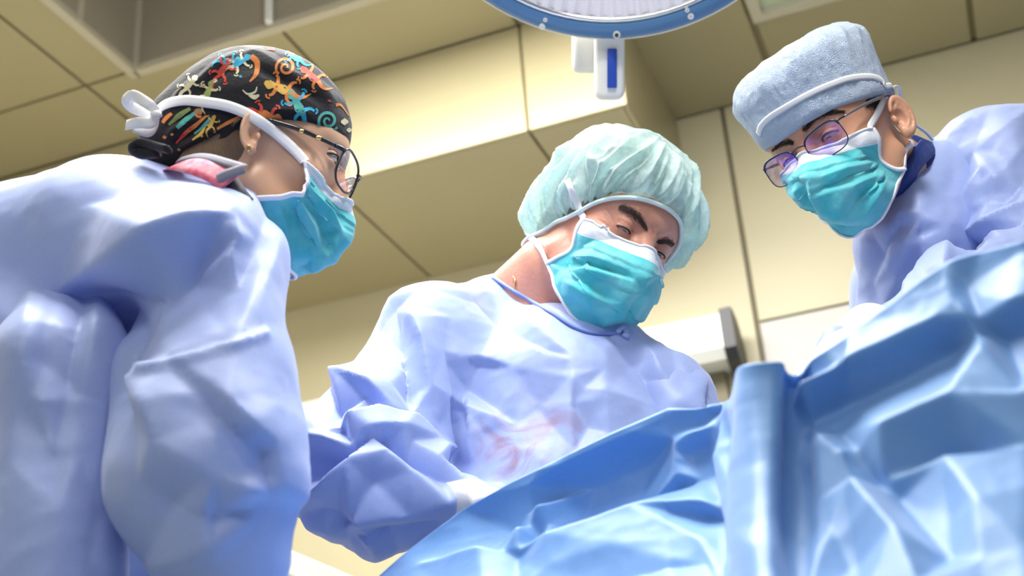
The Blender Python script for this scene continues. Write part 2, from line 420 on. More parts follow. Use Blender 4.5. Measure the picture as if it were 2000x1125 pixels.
# ------------------------------------------------------------------ surgical lamp
def surgical_lamp():
    c = P(1190, -362, 1.92)
    root = empty('surgical_lamp', c.tolist())
    tag(root, 'round surgical lamp with blue bezel hanging from the ceiling', 'surgical lamp')
    aim = (CAM + np.array([-.22, .62, .35])) - c; aim = aim / np.linalg.norm(aim)
    xa = np.cross(aim, [0, 0, 1.0]); xa /= np.linalg.norm(xa); ya = np.cross(xa, aim)
    R0 = 0.335
    def L(u, v, w): return c + u * xa + v * ya + w * aim
    def lathe(name, prof, m, n=96, close=False):
        V, Fs = [], []
        for r_, w_ in prof:
            for k in range(n): a = 2 * pi * k / n; V.append(L(r_ * cos(a), r_ * sin(a), w_))
        for i in range(len(prof) - 1):
            for k in range(n): Fs.append((i * n + k, i * n + (k + 1) % n, (i + 1) * n + (k + 1) % n, (i + 1) * n + k))
        return adopt(py_obj(name, V, Fs, m, None, True), root)
    lathe('housing', [(.001, -.16), (.12, -.155), (.22, -.13), (.30, -.085), (.338, -.03), (.342, -.008), (.335, 0)], M_white)
    lathe('bezel', [(.336, -.012), (.337, .002), (.330, .008), (.312, .010), (.310, .006), (.309, -.02)], M_bluering)
    lathe('lens_rim', [(.3105, .004), (.309, .009), (.303, .009), (.302, .0)], M_chrome)
    M_lens = bpy.data.materials.new('ribbed_lamp_lens'); M_lens.use_nodes = True
    nt = M_lens.node_tree; b = nt.nodes['Principled BSDF']; b.inputs['Roughness'].default_value = .18
    b.inputs['Base Color'].default_value = (.62, .60, .66, 1); b.inputs['Coat Weight'].default_value = .6
    b.inputs['Emission Color'].default_value = (.95, .92, 1, 1); b.inputs['Emission Strength'].default_value = 0.25
    # ribbed lens: radial flutes
    n = 360; V, Fs = [], []
    radii = [.02, .08, .14, .20, .25, .285, .302]
    for i, r_ in enumerate(radii):
        for k in range(n):
            a = 2 * pi * k / n
            w = .004 * (1 if (k // 2) % 2 else -1) * min(1, r_ / .1) - .018 * (1 - (r_ / .302) ** 2) + (.002 if (k // 9) % 2 else 0)
            V.append(L(r_ * cos(a), r_ * sin(a), w))
    for i in range(len(radii) - 1):
        for k in range(n): Fs.append((i * n + k, i * n + (k + 1) % n, (i + 1) * n + (k + 1) % n, (i + 1) * n + k))
    adopt(py_obj('lens', V, Fs, M_lens), root)
    # bezel screws and dots: lower part visible
    def disc(name, px, py, r_, m, h=.003):
        q = ray(px, py); t = ((c - CAM) @ aim) / (q @ aim); o = CAM + q * t
        V = []; k_ = 20
        for w_, rr in ((.0085, r_), (.0085 + h, r_), (.0085 + h, .001)):
            for k in range(k_): a = 2 * pi * k / k_; V.append(o + aim * w_ + rr * (cos(a) * xa + sin(a) * ya))
        Fs = [(i * k_ + k, i * k_ + (k + 1) % k_, (i + 1) * k_ + (k + 1) % k_, (i + 1) * k_ + k) for i in range(2) for k in range(k_)]
        adopt(py_obj(name, V, Fs, m), root)
    disc('screw_cap', 1060, 48, .0048, M_white); disc('screw_cap', 1066, 35, .0034, M_white)
    disc('screw_cap', 1349, 28, .0048, M_white); disc('screw_cap', 1342, 16, .0034, M_white)
    disc('screw', 1205, 64, .0058, M_white); disc('screw_socket', 1205, 64, .003, M_black, .005)
    # yoke arm behind and suspension
    e = P(1172, 60, 2.10); top = P(1190, -260, 2.30)
    yoke = tube('yoke', [P(1165, 60, 2.17), P(1165, 0, 2.2), L(0, -.1, -.26), L(0, 0, -.20)], .03, M_white, None, 12, 8)
    adopt(yoke, root)
    # knuckle seen under the bezel: rounded white block with a blue strip
    def blk(name, x0, x1, y0, y1, d0, d1, m, bev):
        bm = bmesh.new(); bmesh.ops.create_cube(bm, size=1)
        for v in bm.verts:
            x = x1 if v.co.x > 0 else x0; y = y0 if v.co.y > 0 else y1; d = d1 if v.co.z > 0 else d0
            v.co = P(x, y, d)
        bmesh.ops.recalc_face_normals(bm, faces=bm.faces)
        bmesh.ops.bevel(bm, geom=bm.edges[:], offset=bev, segments=3, affect='EDGES', profile=.5)
        me = bpy.data.meshes.new(name); bm.to_mesh(me); bm.free()
        for p in me.polygons: p.use_smooth = True
        return adopt(link(name, me, m), root)
    blk('knuckle', 1117, 1180, 20, 143, 2.14, 2.22, M_white, .012)
    blk('knuckle_cover', 1160, 1220, 20, 196, 2.10, 2.2, M_white, .014)
    blk('label_strip', 1186, 1205, 95, 172, 2.094, 2.104, M_bluelabel, .002)
    adopt(tube('suspension_pole', [L(0, 0, -.15), (c[0] - .05, c[1] + .25, 2.72), (c[0] - .1, c[1] + .25, 3.46)], .03, M_white, None, 12, 8), root)
    l = bpy.data.lights.new('lamp_beam', 'SPOT'); l.energy = 50; l.spot_size = radians(100); l.spot_blend = .8; l.shadow_soft_size = .28; l.color = (1, .98, .96)
    o = bpy.data.objects.new('lamp_beam', l); COL.objects.link(o); o.location = L(0, 0, .03).tolist()
    o.rotation_euler = Vector(aim).to_track_quat('-Z', 'Y').to_euler(); adopt(o, root)
surgical_lamp()
# ------------------------------------------------------------------ people: shared builders
class Head: pass
def head_frame(T, fwd_cam, up_cam, s=1.0):
    H = Head()
    fw = CB @ np.array(fwd_cam, float); up = CB @ np.array(up_cam, float)
    fw /= np.linalg.norm(fw); up -= fw * (up @ fw); up /= np.linalg.norm(up)
    H.M = np.stack([np.cross(fw, up), fw, up], 1) * s      # local x = person's right, y = face forward, z = up
    H.T = np.array(T, float); H.s = s
    H.w = lambda p: np.asarray(p, float) @ H.M.T + H.T
    H.l = lambda p: (np.asarray(p, float) - H.T) @ H.M / s ** 2
    return H
def anchor(H, local, px, py, d):
    H.T = H.T + P(px, py, d) - H.w(local)

def head_sdf(X, Y, Z, o):
    d = ell(X, Y, Z, (0, -.008, .052), (.0755, .099, .080))
    d = smin(d, ell(X, Y, Z, (0, .028, .018), (.064, .066, .088)), .03)
    d = smin(d, ell(X, Y, Z, (0, .036, -.05), (.050 * o.get('jaw', 1), .048, .044)), .028)
    for s in (-1, 1):
        d = smin(d, cone(X, Y, Z, (s * .052 * o.get('jaw', 1), .004, -.040), (s * .02, .07, -.086), .016, .015), .022)
        d = smin(d, ell(X, Y, Z, (s * .047, .056, -.006), (.018, .022, .017)), .02)
        d = smin(d, cone(X, Y, Z, (s * .010, .086, .0445), (s * .046, .064, .047), .0105, .0085), .014)
    d = smin(d, ell(X, Y, Z, (0, .080, -.084), (.022, .015, .015)), .016)
    for s in (-1, 1):
        d = smax(d, -ell(X, Y, Z, (s * .032, .100, .024), (.021, .0185, .0135)), .012)
    ns = o.get('nose', 0.0); d = smin(d, cone(X, Y, Z, (0, .087, .031), (0, .113 - ns, -.013), .0085, .0125), .010)
    for s in (-1, 1):
        d = smin(d, ell(X, Y, Z, (s * .0135, .101 - ns, -.020), (.009, .011, .009)), .006)
    d = smin(d, ell(X, Y, Z, (0, .094, -.050), (.023, .010, .008)), .008)
    d = smax(d, -ell(X, Y, Z, (0, .106, -.050), (.020, .006, .0012)), .003)
    ez = o.get('slit_z', -.003); eh = o.get('slit_h', .003)
    for s in (-1, 1):
        d = smin(d, np.sqrt((X - s * .032) ** 2 + (Y - .0765) ** 2 + (Z - .0225) ** 2) - .0140, .006)
        # lid fold above, then the opening between the lids
        sw = o.get('slit_w', .0135); xx = (X - s * (.032 + o.get('slit_dx', 0))) / sw; hh = eh * (1 - xx * xx); zc = .0225 + ez + .0015 * (1 - xx * xx)
        rad = np.sqrt((X - s * .032) ** 2 + (Y - .0765) ** 2 + (Z - .0225) ** 2)
        crease = np.maximum(np.abs(Z - zc - hh - .0050) - .0006, .0128 - rad)
        d = smax(d, -np.maximum(crease, np.abs(xx) * sw - sw + .001), .0022)
        op = np.maximum(np.abs(Z - zc) - hh, .0122 - rad)
        op = np.maximum(op, o.get('slit_y', .08) - Y)
        d = smax(d, -op, .0012)
    return d
def ear_sdf(X, Y, Z, s, o):
    # local ear axes: u forward, v up (tilted back), w outwards
    a = radians(o.get('ear_out', 28)); b = radians(14)
    c = np.array(o.get('ear_c', (.0765, -.012, -.004)))
    x = s * X - c[0]; y = Y - c[1]; z = Z - c[2]
    u0 = y * cos(b) + z * sin(b); v = -y * sin(b) + z * cos(b)
    u = u0 * cos(a) + x * -sin(a) * -1 * 0 + u0 * 0 - x * sin(a); w = x * cos(a) + u0 * sin(a)
    u = u0 * cos(a) - x * sin(a)
    e = o.get('ear_s', 1.0); uu = (u + .004) / e; v = v / e; w = w / e
    d = ell(uu, v, w, (0, 0, .003), (.0165, .030, .0055))
    q = np.sqrt((uu / .0150) ** 2 + (v / .0285) ** 2)
    rim = np.sqrt(((q - 1) * .019) ** 2 + (w - .008) ** 2) - .0034
    rim = np.where((uu > .006) & (v < .008), .02, rim)
    d = smin(d, rim, .003)
    q2 = np.sqrt(((uu + .001) / .0085) ** 2 + ((v - .002) / .0185) ** 2)
    ah = np.sqrt(((q2 - 1) * .012) ** 2 + (w - .0075) ** 2) - .0022
    ah = np.where(uu > .002, .02, ah)
    d = smin(d, ah, .003)
    d = smax(d, -ell(uu, v, w, (.004, -.003, .0115), (.0095, .0155, .0115)), .002)
    d = smin(d, ell(uu, v, w, (.003, -.0275, .005), (.0085, .0095, .005)), .004)          # lobe
    d = smin(d, ell(uu, v, w, (.0125, -.004, .006), (.004, .0065, .0045)), .003)           # tragus
    return d
def body(H, o, limbs, name, m, label):
    """head, neck, trunk and limbs as one continuous surface. limbs: (world a, world b, ra, rb)"""
    pts = np.concatenate([[H.l(l[0]), H.l(l[1])] for l in limbs])
    rr = max(max(l[2], l[3]) for l in limbs) + .06
    lo = np.minimum(pts.min(0) - rr, -.15); hi = np.maximum(pts.max(0) + rr, .17)
    h = o.get('h', .0017)
    ax = axis(lo[0], hi[0], -.098, .098, h); ay = axis(lo[1], hi[1], -.110, .132, h); az = axis(lo[2], hi[2], -.115, .138, h)
    X, Y, Z = ax[:, None, None], ay[None, :, None], az[None, None, :]
    D = np.full((len(ax), len(ay), len(az)), 1e3, np.float32)
    for a, b, ra, rb in limbs:
        D = smin(D, cone(X, Y, Z, H.l(a), H.l(b), ra / H.s, rb / H.s).astype(np.float32), .03)
    ix = np.nonzero(np.abs(ax) < .17)[0]; iy = np.nonzero(np.abs(ay - .01) < .19)[0]; iz = np.nonzero(np.abs(az - .01) < .20)[0]
    sl = np.ix_(ix, iy, iz)
    x, y, z = ax[ix][:, None, None], ay[iy][None, :, None], az[iz][None, None, :]
    hd = head_sdf(x, y, z, o)
    sub = smin(D[sl], hd, .018)
    for s in (-1, 1):
        if not o.get('ears', True): continue
        jx = np.nonzero((s * ax[ix] > .055) & (s * ax[ix] < .125))[0]; jy = np.nonzero(np.abs(ay[iy] + .01) < .06)[0]; jz = np.nonzero(np.abs(az[iz]) < .06)[0]
        ss = np.ix_(jx, jy, jz)
        sub[ss] = smin(sub[ss], ear_sdf(x[jx], y[:, jy], z[:, :, jz], s, o), .004)
    D[sl] = sub
    V, Q = surfnet(D, ax, ay, az)
    V = relax(V, Q, 1, .35)
    W = H.w(V)
    if o.get('lines'): W = folds(W, Q, o['lines'], post=0)
    ob = mesh_obj(name, W, Q, m)
    tag(ob, label, 'person')
    return ob
def bvh_of(*obs):
    V, Fs = [], []
    for ob in obs:
        b = len(V); me = ob.data
        co = np.empty(len(me.vertices) * 3, np.float32); me.vertices.foreach_get('co', co)
        V += co.reshape(-1, 3).tolist()
        if len(me.loops) == 4 * len(me.polygons):
            li = np.empty(len(me.loops), np.int32); me.loops.foreach_get('vertex_index', li); Fs += (li.reshape(-1, 4) + b).tolist()
        else: Fs += [[b + i for i in p.vertices] for p in me.polygons]
    return BVHTree.FromPolygons(V, Fs)
def hit(bv, x, y, off=0.0, dmax=6):
    q = ray(x, y); L = np.linalg.norm(q)
    loc, n, i, d = bv.ray_cast(Vector(CAM), Vector(q / L), dmax)
    if loc is None: return None, None
    n = np.array(n)
    if n @ q > 0: n = -n
    return np.array(loc) + n * off, n
def near(bv, p, off=0.0):
    loc, n, i, d = bv.find_nearest(Vector(p)); loc = np.array(loc); n = np.array(n)
    return loc + n * off, n
def wrap(bv, pts, off):
    """points around a body (world) pulled on to its surface"""
    a, b = [], []
    for p in pts:
        l, n = near(bv, p, off); a.append(l); b.append(n)
    return np.array(a), np.array(b)

def eyes(H, ob, gaze, iris_col, o):
    M_scl = bpy.data.materials.get('eye_white') or mat('eye_white', (.62, .56, .53), .2, .6)
    M_ir = mat('iris', iris_col, .15, .7); M_pu = bpy.data.materials.get('pupil') or mat('pupil', (.004, .004, .004), .1, .8)
    M_lash = bpy.data.materials.get('lash') or mat('lash', (.012, .008, .006), .7)
    g = np.array(gaze, float); g /= np.linalg.norm(g)
    for s in (-1, 1):
        c = np.array([s * .032, .0765, .0225]); r = .0127
        def cap(name, r_, ang, m, parent, n=24, k=7):
            t1 = np.cross(g, [0, 0, 1.0]); t1 /= np.linalg.norm(t1); t2 = np.cross(t1, g)
            V, Fs = [], []
            for i in range(k + 1):
                a = ang * i / k
                for j in range(n): b = 2 * pi * j / n; V.append(H.w(c + r_ * (cos(a) * g + sin(a) * (cos(b) * t1 + sin(b) * t2))))
            for i in range(k):
                for j in range(n): Fs.append((i * n + j, (i + 1) * n + j, (i + 1) * n + (j + 1) % n, i * n + (j + 1) % n))
            return py_obj(name, V, Fs, m, parent, True)
        e = cap('eye', r, pi * .98, M_scl, ob, 28, 20)
        cap('iris', r + .0002, .46, M_ir, e); cap('pupil', r + .0003, .18, M_pu, e)
        lp = []
        for xx in np.linspace(-.97, .97, 15):
            zz = .0225 + o.get('slit_z', -.003) + .0015 * (1 - xx * xx) + o.get('slit_h', .003) * (1 - xx * xx) + .0002
            dx = xx * o.get('slit_w', .0135) + s * o.get('slit_dx', 0); yy = sqrt(max(.0145 ** 2 - dx * dx - (zz - .0225) ** 2, 1e-6))
            lp.append(H.w((s * .032 + dx, .0765 + yy, zz)))
        tube('eyelashes', lp, [.0004, .0011, .0011, .0006], M_lash, e, 6)
def hairs(name, H, bv, ob, px, thick, n, length, m, lean=0.5, rad=.00035):
    """short hairs standing on the skin along a pixel polyline (eyebrows, sideburns); real fine tubes"""
    px = catmull(np.array(px, float), 12); V, Fs = [], []
    r = random.Random(len(px) * 7 + n)
    for i in range(n):
        k = r.random() * (len(px) - 1.001); j = int(k); q = px[j] + (px[j + 1] - px[j]) * (k - j)
        tdir = px[min(j + 1, len(px) - 1)] - px[max(j - 1, 0)]; tdir /= np.linalg.norm(tdir) + 1e-9
        nd = np.array([-tdir[1], tdir[0]])
        t = k / (len(px) - 1)
        th = thick * (0.35 + .65 * sin(pi * min(1, .12 + t * .95)))
        u = r.gauss(0, .42); q = q + nd * u * th
        a, nn = hit(bv, q[0], q[1])
        if a is None: continue
        q2 = q + tdir * 6 + nd * (lean * 4 * r.uniform(-.4, 1.4))
        b_, _ = hit(bv, q2[0], q2[1])
        if b_ is None or np.linalg.norm(b_ - a) > .02: continue
        dirv = b_ - a; dirv /= np.linalg.norm(dirv) + 1e-9
        ln = length * r.uniform(.7, 1.2)
        p0 = a - nn * .0004; p1 = a + dirv * ln * .5 + nn * .0012; p2 = a + dirv * ln + nn * .0009
        sd = np.cross(dirv, nn); base = len(V)
        for p, w in ((p0, rad), (p1, rad * .8)):
            V += [p + sd * w, p + nn * w * .8, p - sd * w]
        V.append(p2)
        Fs += [(base, base + 3, base + 4, base + 1), (base + 1, base + 4, base + 5, base + 2), (base + 2, base + 5, base + 3, base), (base + 3, base + 6, base + 4), (base + 4, base + 6, base + 5), (base + 5, base + 6, base + 3)]
    o = py_obj(name, V, Fs, m, ob, True)
    return o
def shell_cap(name, H, sdf, m, parent, region, h=.0025, post=None, it=1):
    lo, hi = region
    ax, ay, az = [np.arange(lo[i], hi[i] + h, h, dtype=np.float32) for i in range(3)]
    X, Y, Z = ax[:, None, None], ay[None, :, None], az[None, None, :]
    V, Q = surfnet(np.broadcast_to(sdf(X, Y, Z), (len(ax), len(ay), len(az))), ax, ay, az)
    if it: V = relax(V, Q, it, .5)
    if post is not None: V = post(V, Q)
    return mesh_obj(name, H.w(V), Q, m, parent)

# surgical mask: pleated sheet following the face, in head coordinates
MASK_Y = {0: [.110, .134, .136, .124, .096], .33: [.094, .114, .117, .107, .082], .66: [.073, .084, .086, .078, .056], 1: [.046, .037, .028, .018, .010]}
MASK_Z = {0: [.016, -.012, -.046, -.082, -.113], .33: [.005, -.015, -.047, -.080, -.110], .66: [.006, -.014, -.043, -.073, -.102], 1: [.013, -.006, -.024, -.044, -.062]}
MASK_X = {0: [0, 0, 0, 0, 0], .33: [.029, .033, .034, .032, .028], .66: [.053, .060, .061, .058, .051], 1: [.0715, .0745, .0755, .075, .071]}
def mask_grid(nu, nv, adj=None):
    us = [-1, -.66, -.33, 0, .33, .66, 1]
    G = np.zeros((7, 5, 3))
    for i, u in enumerate(us):
        a = abs(u); sg = -1 if u < 0 else 1
        for j in range(5): G[i, j] = (sg * MASK_X[a][j], MASK_Y[a][j], MASK_Z[a][j])
    if adj is not None: G = adj(G)
    A = np.stack([catmull(G[:, j], nu // 6) for j in range(5)], 1)
    B = np.stack([catmull(A[i], nv // 4) for i in range(A.shape[0])], 0)
    return B
def px_adj(H, ctrl):
    def adj(G):
        for (i, j), (x, y) in ctrl.items():
            d = (H.w(G[i, j]) - CAM) @ CF
            G[i, j] = H.l(P(x, y, d))
        return G
    return adj
def rim_fn(H, bv, pxs, extra):
    """cap rim height over azimuth (about the head's up axis) from points of the rim on the skin"""
    L_ = [H.l(hit(bv, x, y)[0]) for x, y in pxs if hit(bv, x, y)[0] is not None]
    L_ += [np.array(e, float) for e in extra]
    L_ = np.array(L_); a = np.arctan2(L_[:, 0], L_[:, 1]); i = np.argsort(a); a = a[i]; z = L_[i, 2]
    a3 = np.concatenate([a - 2 * pi, a, a + 2 * pi]); z3 = np.tile(z, 3)
    tb = np.linspace(-pi, pi, 181); zt = np.interp(tb, a3, z3)
    for _ in range(3): zt = (np.roll(zt, 1) + zt + np.roll(zt, -1)) / 3
    return lambda X, Y: np.interp(np.arctan2(X, Y), tb, zt)
def rim_ring(H, bv, rim, off, n=120):
    pts = []
    for a in np.linspace(-pi, pi, n, endpoint=False):
        z = float(rim(np.array(sin(a)), np.array(cos(a)))); o_ = H.w((0, 0, z)); d = H.w((sin(a), cos(a), z)) - o_; d /= np.linalg.norm(d)
        far = o_ + d * .3
        loc, nn, _, _ = bv.ray_cast(Vector(far), Vector(-d), .3)
        if loc is None: continue
        pts.append(np.array(loc) + d * off)
    p = np.array(pts)
    for _ in range(4): p = (np.roll(p, 1, 0) + 2 * p + np.roll(p, -1, 0)) / 4
    return p
def mask(H, ob, mats, adj=None, pl=0.0035, seed=0, marks=()):
    M_mask, M_band, M_stitch = mats
    B = mask_grid(96, 72, adj); nu, nv = B.shape[:2]
    V = B.reshape(-1, 3)
    idx = lambda i, j: i * nv + j
    Q = np.array([(idx(i, j), idx(i, j + 1), idx(i + 1, j + 1), idx(i + 1, j)) for i in range(nu - 1) for j in range(nv - 1)])
    N = vnormals(V, Q)
    if N[idx(nu // 2, nv // 2)][1] < 0: N = -N; Q = Q[:, ::-1]
    U = np.repeat(np.linspace(-1, 1, nu), nv); W = np.tile(np.linspace(0, 1, nv), nu)
    # three pleats: saw-tooth steps running from the side bindings, opening out over the nose and chin
    D = np.zeros(len(V))
    for k, v0 in enumerate((.30, .47, .64)):
        vv = v0 + .05 * (1 - U ** 2) * (k - 1) + .012 * vnoise(np.stack([U * 2.2 + seed, W * 0 + k * 7.3, W * 0], 1))
        t = W - vv
        amp = pl * (.35 + .65 * np.abs(U) ** 1.2) * (1 - .6 * np.abs(U) ** 8)
        D += amp * np.where(t < 0, np.exp(t / .10), -np.exp(-t / .018) * .35) 
    D += .0016 * vnoise(np.stack([U * 2.5 + seed, W * 4, W * 0 + seed], 1)) + .0011 * ridged(np.stack([U * 3 + W * 2 + seed, W * 5 - U * 2, W * 0 + 3 + seed], 1)) * (1 - np.abs(U) ** 6)
    edge = np.minimum(1, np.minimum(W / .10, (1 - W) / .05)) * np.minimum(1, (1 - np.abs(U)) / .05)
    V2 = V + N * (D * np.clip(edge, 0, 1))[:, None]
    Wd = H.w(V2)
    bvm = bvh_of(ob)
    for _ in range(2):                                   # never closer than a few millimetres to the skin
        for i in range(len(Wd)):
            loc, n_, _i, dd = bvm.find_nearest(Vector(Wd[i]))
            if dd > .03: continue
            n_ = np.array(n_); loc = np.array(loc); sd_ = (Wd[i] - loc) @ n_
            if sd_ < .003: Wd[i] = loc + n_ * .003
        g_ = Wd.reshape(nu, nv, 3).copy()
        g_[1:-1, 1:-1] = (g_[1:-1, 1:-1] * 4 + g_[:-2, 1:-1] + g_[2:, 1:-1] + g_[1:-1, :-2] + g_[1:-1, 2:]) / 8
        if _ == 0:
            Wd = g_.reshape(-1, 3)
            if marks: Wd = crease(Wd, Q, marks, seed, 42, .7, wr=.0003, sm=0, micro=.35, gain=1.7)
    # sheet with thickness
    Wn = N @ H.M.T
    band_rows = int(nv * .15)
    colr = (Q[:, 0] % nv)
    root = mesh_obj('face_mask', np.concatenate([Wd, Wd - Wn * .0012]), np.concatenate([Q, Q[:, ::-1] + len(Wd)]), [M_mask, M_band], ob)
    mi = np.zeros(len(Q) * 2, np.int32); mi[:len(Q)] = (np.minimum(Q[:, 0] % nv, Q[:, 1] % nv) < band_rows)
    mi[len(Q):] = 1
    root.data.polygons.foreach_set('material_index', mi)
    Wg = Wd.reshape(nu, nv, 3); Ng = Wn.reshape(nu, nv, 3) / H.s
    def rib(pts, nn, w, name, m, th=.0011): return ribbon(name, pts, nn, w, m, root, 0, th)
    # bindings around the edge
    rib(Wg[:, 0] + Ng[:, 0] * .0004, Ng[:, 0], .003, 'top_binding', M_band)
    rib(Wg[:, -1] + Ng[:, -1] * .0004, Ng[:, -1], .004, 'bottom_binding', M_band)
    for e in (0, -1): rib(Wg[e] + Ng[e] * .0004, Ng[e], .006, 'side_binding', M_band)
    # stitched dashes of the nose wire
    for row, rr in ((band_rows - 1, .00028), (int(band_rows * .45), .00022)):
        V3, F3 = [], []
        c = Wg[4:-4, row] + Ng[4:-4, row] * .0009; nn_ = Ng[4:-4, row]
        c = catmull(c, 5); nn_ = catmull(nn_, 5)
        for i in range(0, len(c) - 2, 3):
            a, b_ = c[i], c[i] + (c[i + 1] - c[i]) * 1.2; s_ = np.cross(b_ - a, nn_[i]); s_ /= np.linalg.norm(s_) + 1e-9
            k = len(V3)
            V3 += [a + s_ * rr, a - s_ * rr, b_ - s_ * rr, b_ + s_ * rr, (a + b_) / 2 + nn_[i] * .0003]
            F3 += [(k, k + 1, k + 4), (k + 1, k + 2, k + 4), (k + 2, k + 3, k + 4), (k + 3, k, k + 4)]
        py_obj('stitching', V3, F3, M_stitch, root)
    root_info = dict(top_R=Wg[-1, 0], top_L=Wg[0, 0], bot_R=Wg[-1, -1], bot_L=Wg[0, -1])
    return root, root_info

# gowns: implicit volumes in camera coordinates, then sculpted folds
def cc(q): x, y, d = q; return np.array([(x - 1000) / FPX * d, -(y - 562.5) / FPX * d, d])
def wc_(p): return (np.asarray(p, float) - CAM) @ CB
def cvol(X, Y, Z, prims, k):
    D = None
    for p in prims:
        if len(p) == 4: a, ra, b, rb = p; A, B, RA, RB = cc(a), cc(b), ra * a[2] / FPX, rb * b[2] / FPX
        else: A, RA, B, RB, _ = p; A, B = wc_(A), wc_(B)
        e = cone(X, Y, Z, A, B, RA, RB).astype(np.float32)
        D = e if D is None else smin(D, e, k)
    return D
def cloth(name, prims, fine, m, parent, k=.05, h=.0045, hole=None, lo=None, hi=None, sculpt=None, it=3, kh=.006, clipz=None):
    """fine = (x0,x1,y0,y1,d0,d1) in pixels/metres: region meshed finely"""
    pts = []
    for p in prims:
        if len(p) == 4: pts += [cc(p[0]) - p[1] * p[0][2] / FPX, cc(p[0]) + p[1] * p[0][2] / FPX, cc(p[2]) - p[3] * p[2][2] / FPX, cc(p[2]) + p[3] * p[2][2] / FPX]
        else: pts += [wc_(p[0]) - p[1], wc_(p[0]) + p[1], wc_(p[2]) - p[3], wc_(p[2]) + p[3]]
    pts = np.array(pts); lo = pts.min(0) - .04; hi = pts.max(0) + .04
    x0, x1, y0, y1, d0, d1 = fine; dm = (d0 + d1) / 2
    fl = np.array([(x0 - 1000) / FPX * dm, -(y1 - 562.5) / FPX * dm, d0]); fh = np.array([(x1 - 1000) / FPX * dm, -(y0 - 562.5) / FPX * dm, d1])
    fl = np.maximum(fl, lo); fh = np.minimum(fh, hi)
    ax, ay, az = [axis(lo[i], hi[i], fl[i], fh[i], h, 1.25, .04) for i in range(3)]
    X, Y, Z = ax[:, None, None], ay[None, :, None], az[None, None, :]
    D = cvol(X, Y, Z, prims, k)
    D = np.array(np.broadcast_to(D, (len(ax), len(ay), len(az))))
    if hole is not None:
        for p in hole:
            D = smax(D, -cvol(X, Y, Z, [p], .01), kh)
    if clipz is not None:                                  # flat hem at world height clipz
        wz = CAM[2] + X * CB[2, 0] + Y * CB[2, 1] + Z * CB[2, 2]
        D = np.maximum(D, clipz - wz)
    V, Q = surfnet(D, ax, ay, az)
    V = relax(V, Q, it, .5)
    V = V @ CB.T + CAM; Q = Q[:, ::-1].copy()          # camera axes are left-handed
    if sculpt is not None: V = sculpt(V, Q)
    return mesh_obj(name, V, Q, m, parent)
def folds(V, Q, strokes, wr=0.0, wr_scale=9.0, aniso=(1, 1, 1), seed=0.0, sharp=1.0, post=1):
    px, d = pix(V); N = vnormals(V, Q)
    view = CAM - V; view /= np.linalg.norm(view, axis=1)[:, None]
    face = np.clip((N * view).sum(1) * 4 + .6, 0, 1)
    D = np.zeros(len(V))
    for st in strokes:
        amp, wn, wp, pts = st[:4]
        pts = np.array(pts, float)
        if len(pts) > 2: pts = catmull(pts, 4)
        seg = np.diff(pts, axis=0); ln = np.linalg.norm(seg, axis=1); cum = np.concatenate([[0], np.cumsum(ln)]); tot = cum[-1]
        lo = pts.min(0) - max(wn, wp) - 5; hi = pts.max(0) + max(wn, wp) + 5
        sel = np.nonzero((px[:, 0] > lo[0]) & (px[:, 0] < hi[0]) & (px[:, 1] > lo[1]) & (px[:, 1] < hi[1]))[0]
        if not len(sel): continue
        q = px[sel]; best = np.full(len(sel), 1e9); sd = np.zeros(len(sel)); tt = np.zeros(len(sel))
        for i in range(len(seg)):
            a = q - pts[i]; t = np.clip((a @ seg[i]) / (ln[i] ** 2 + 1e-9), 0, 1)
            r_ = a - t[:, None] * seg[i]; dist = np.linalg.norm(r_, axis=1)
            cr = seg[i][0] * a[:, 1] - seg[i][1] * a[:, 0]
            m_ = dist < best
            best[m_] = dist[m_]; sd[m_] = np.sign(cr[m_]) * dist[m_]; tt[m_] = (cum[i] + t[m_] * ln[i]) / tot
        w = np.where(sd > 0, wp, wn)
        f = np.clip(1 - np.abs(sd) / w, 0, 1)
        f = f ** sharp if st[0] > 0 else f * f * (3 - 2 * f)
        e0, e1 = (st[4] if len(st) > 4 else (.25, .25))
        tap = np.clip(tt / max(e0, 1e-3), 0, 1) * np.clip((1 - tt) / max(e1, 1e-3), 0, 1)
        tap = tap * tap * (3 - 2 * tap)
        D[sel] += amp * .001 * f * tap
    if wr:
        p = V * wr_scale * np.array(aniso) + seed
        D += wr * (ridged(p) * .6 + ridged(p * 2.3 + 5) * .35 + vnoise(p * .6) * .5)
    V = V + N * (D * face)[:, None]
    if post: V = relax(V, Q, post, .3)
    return V

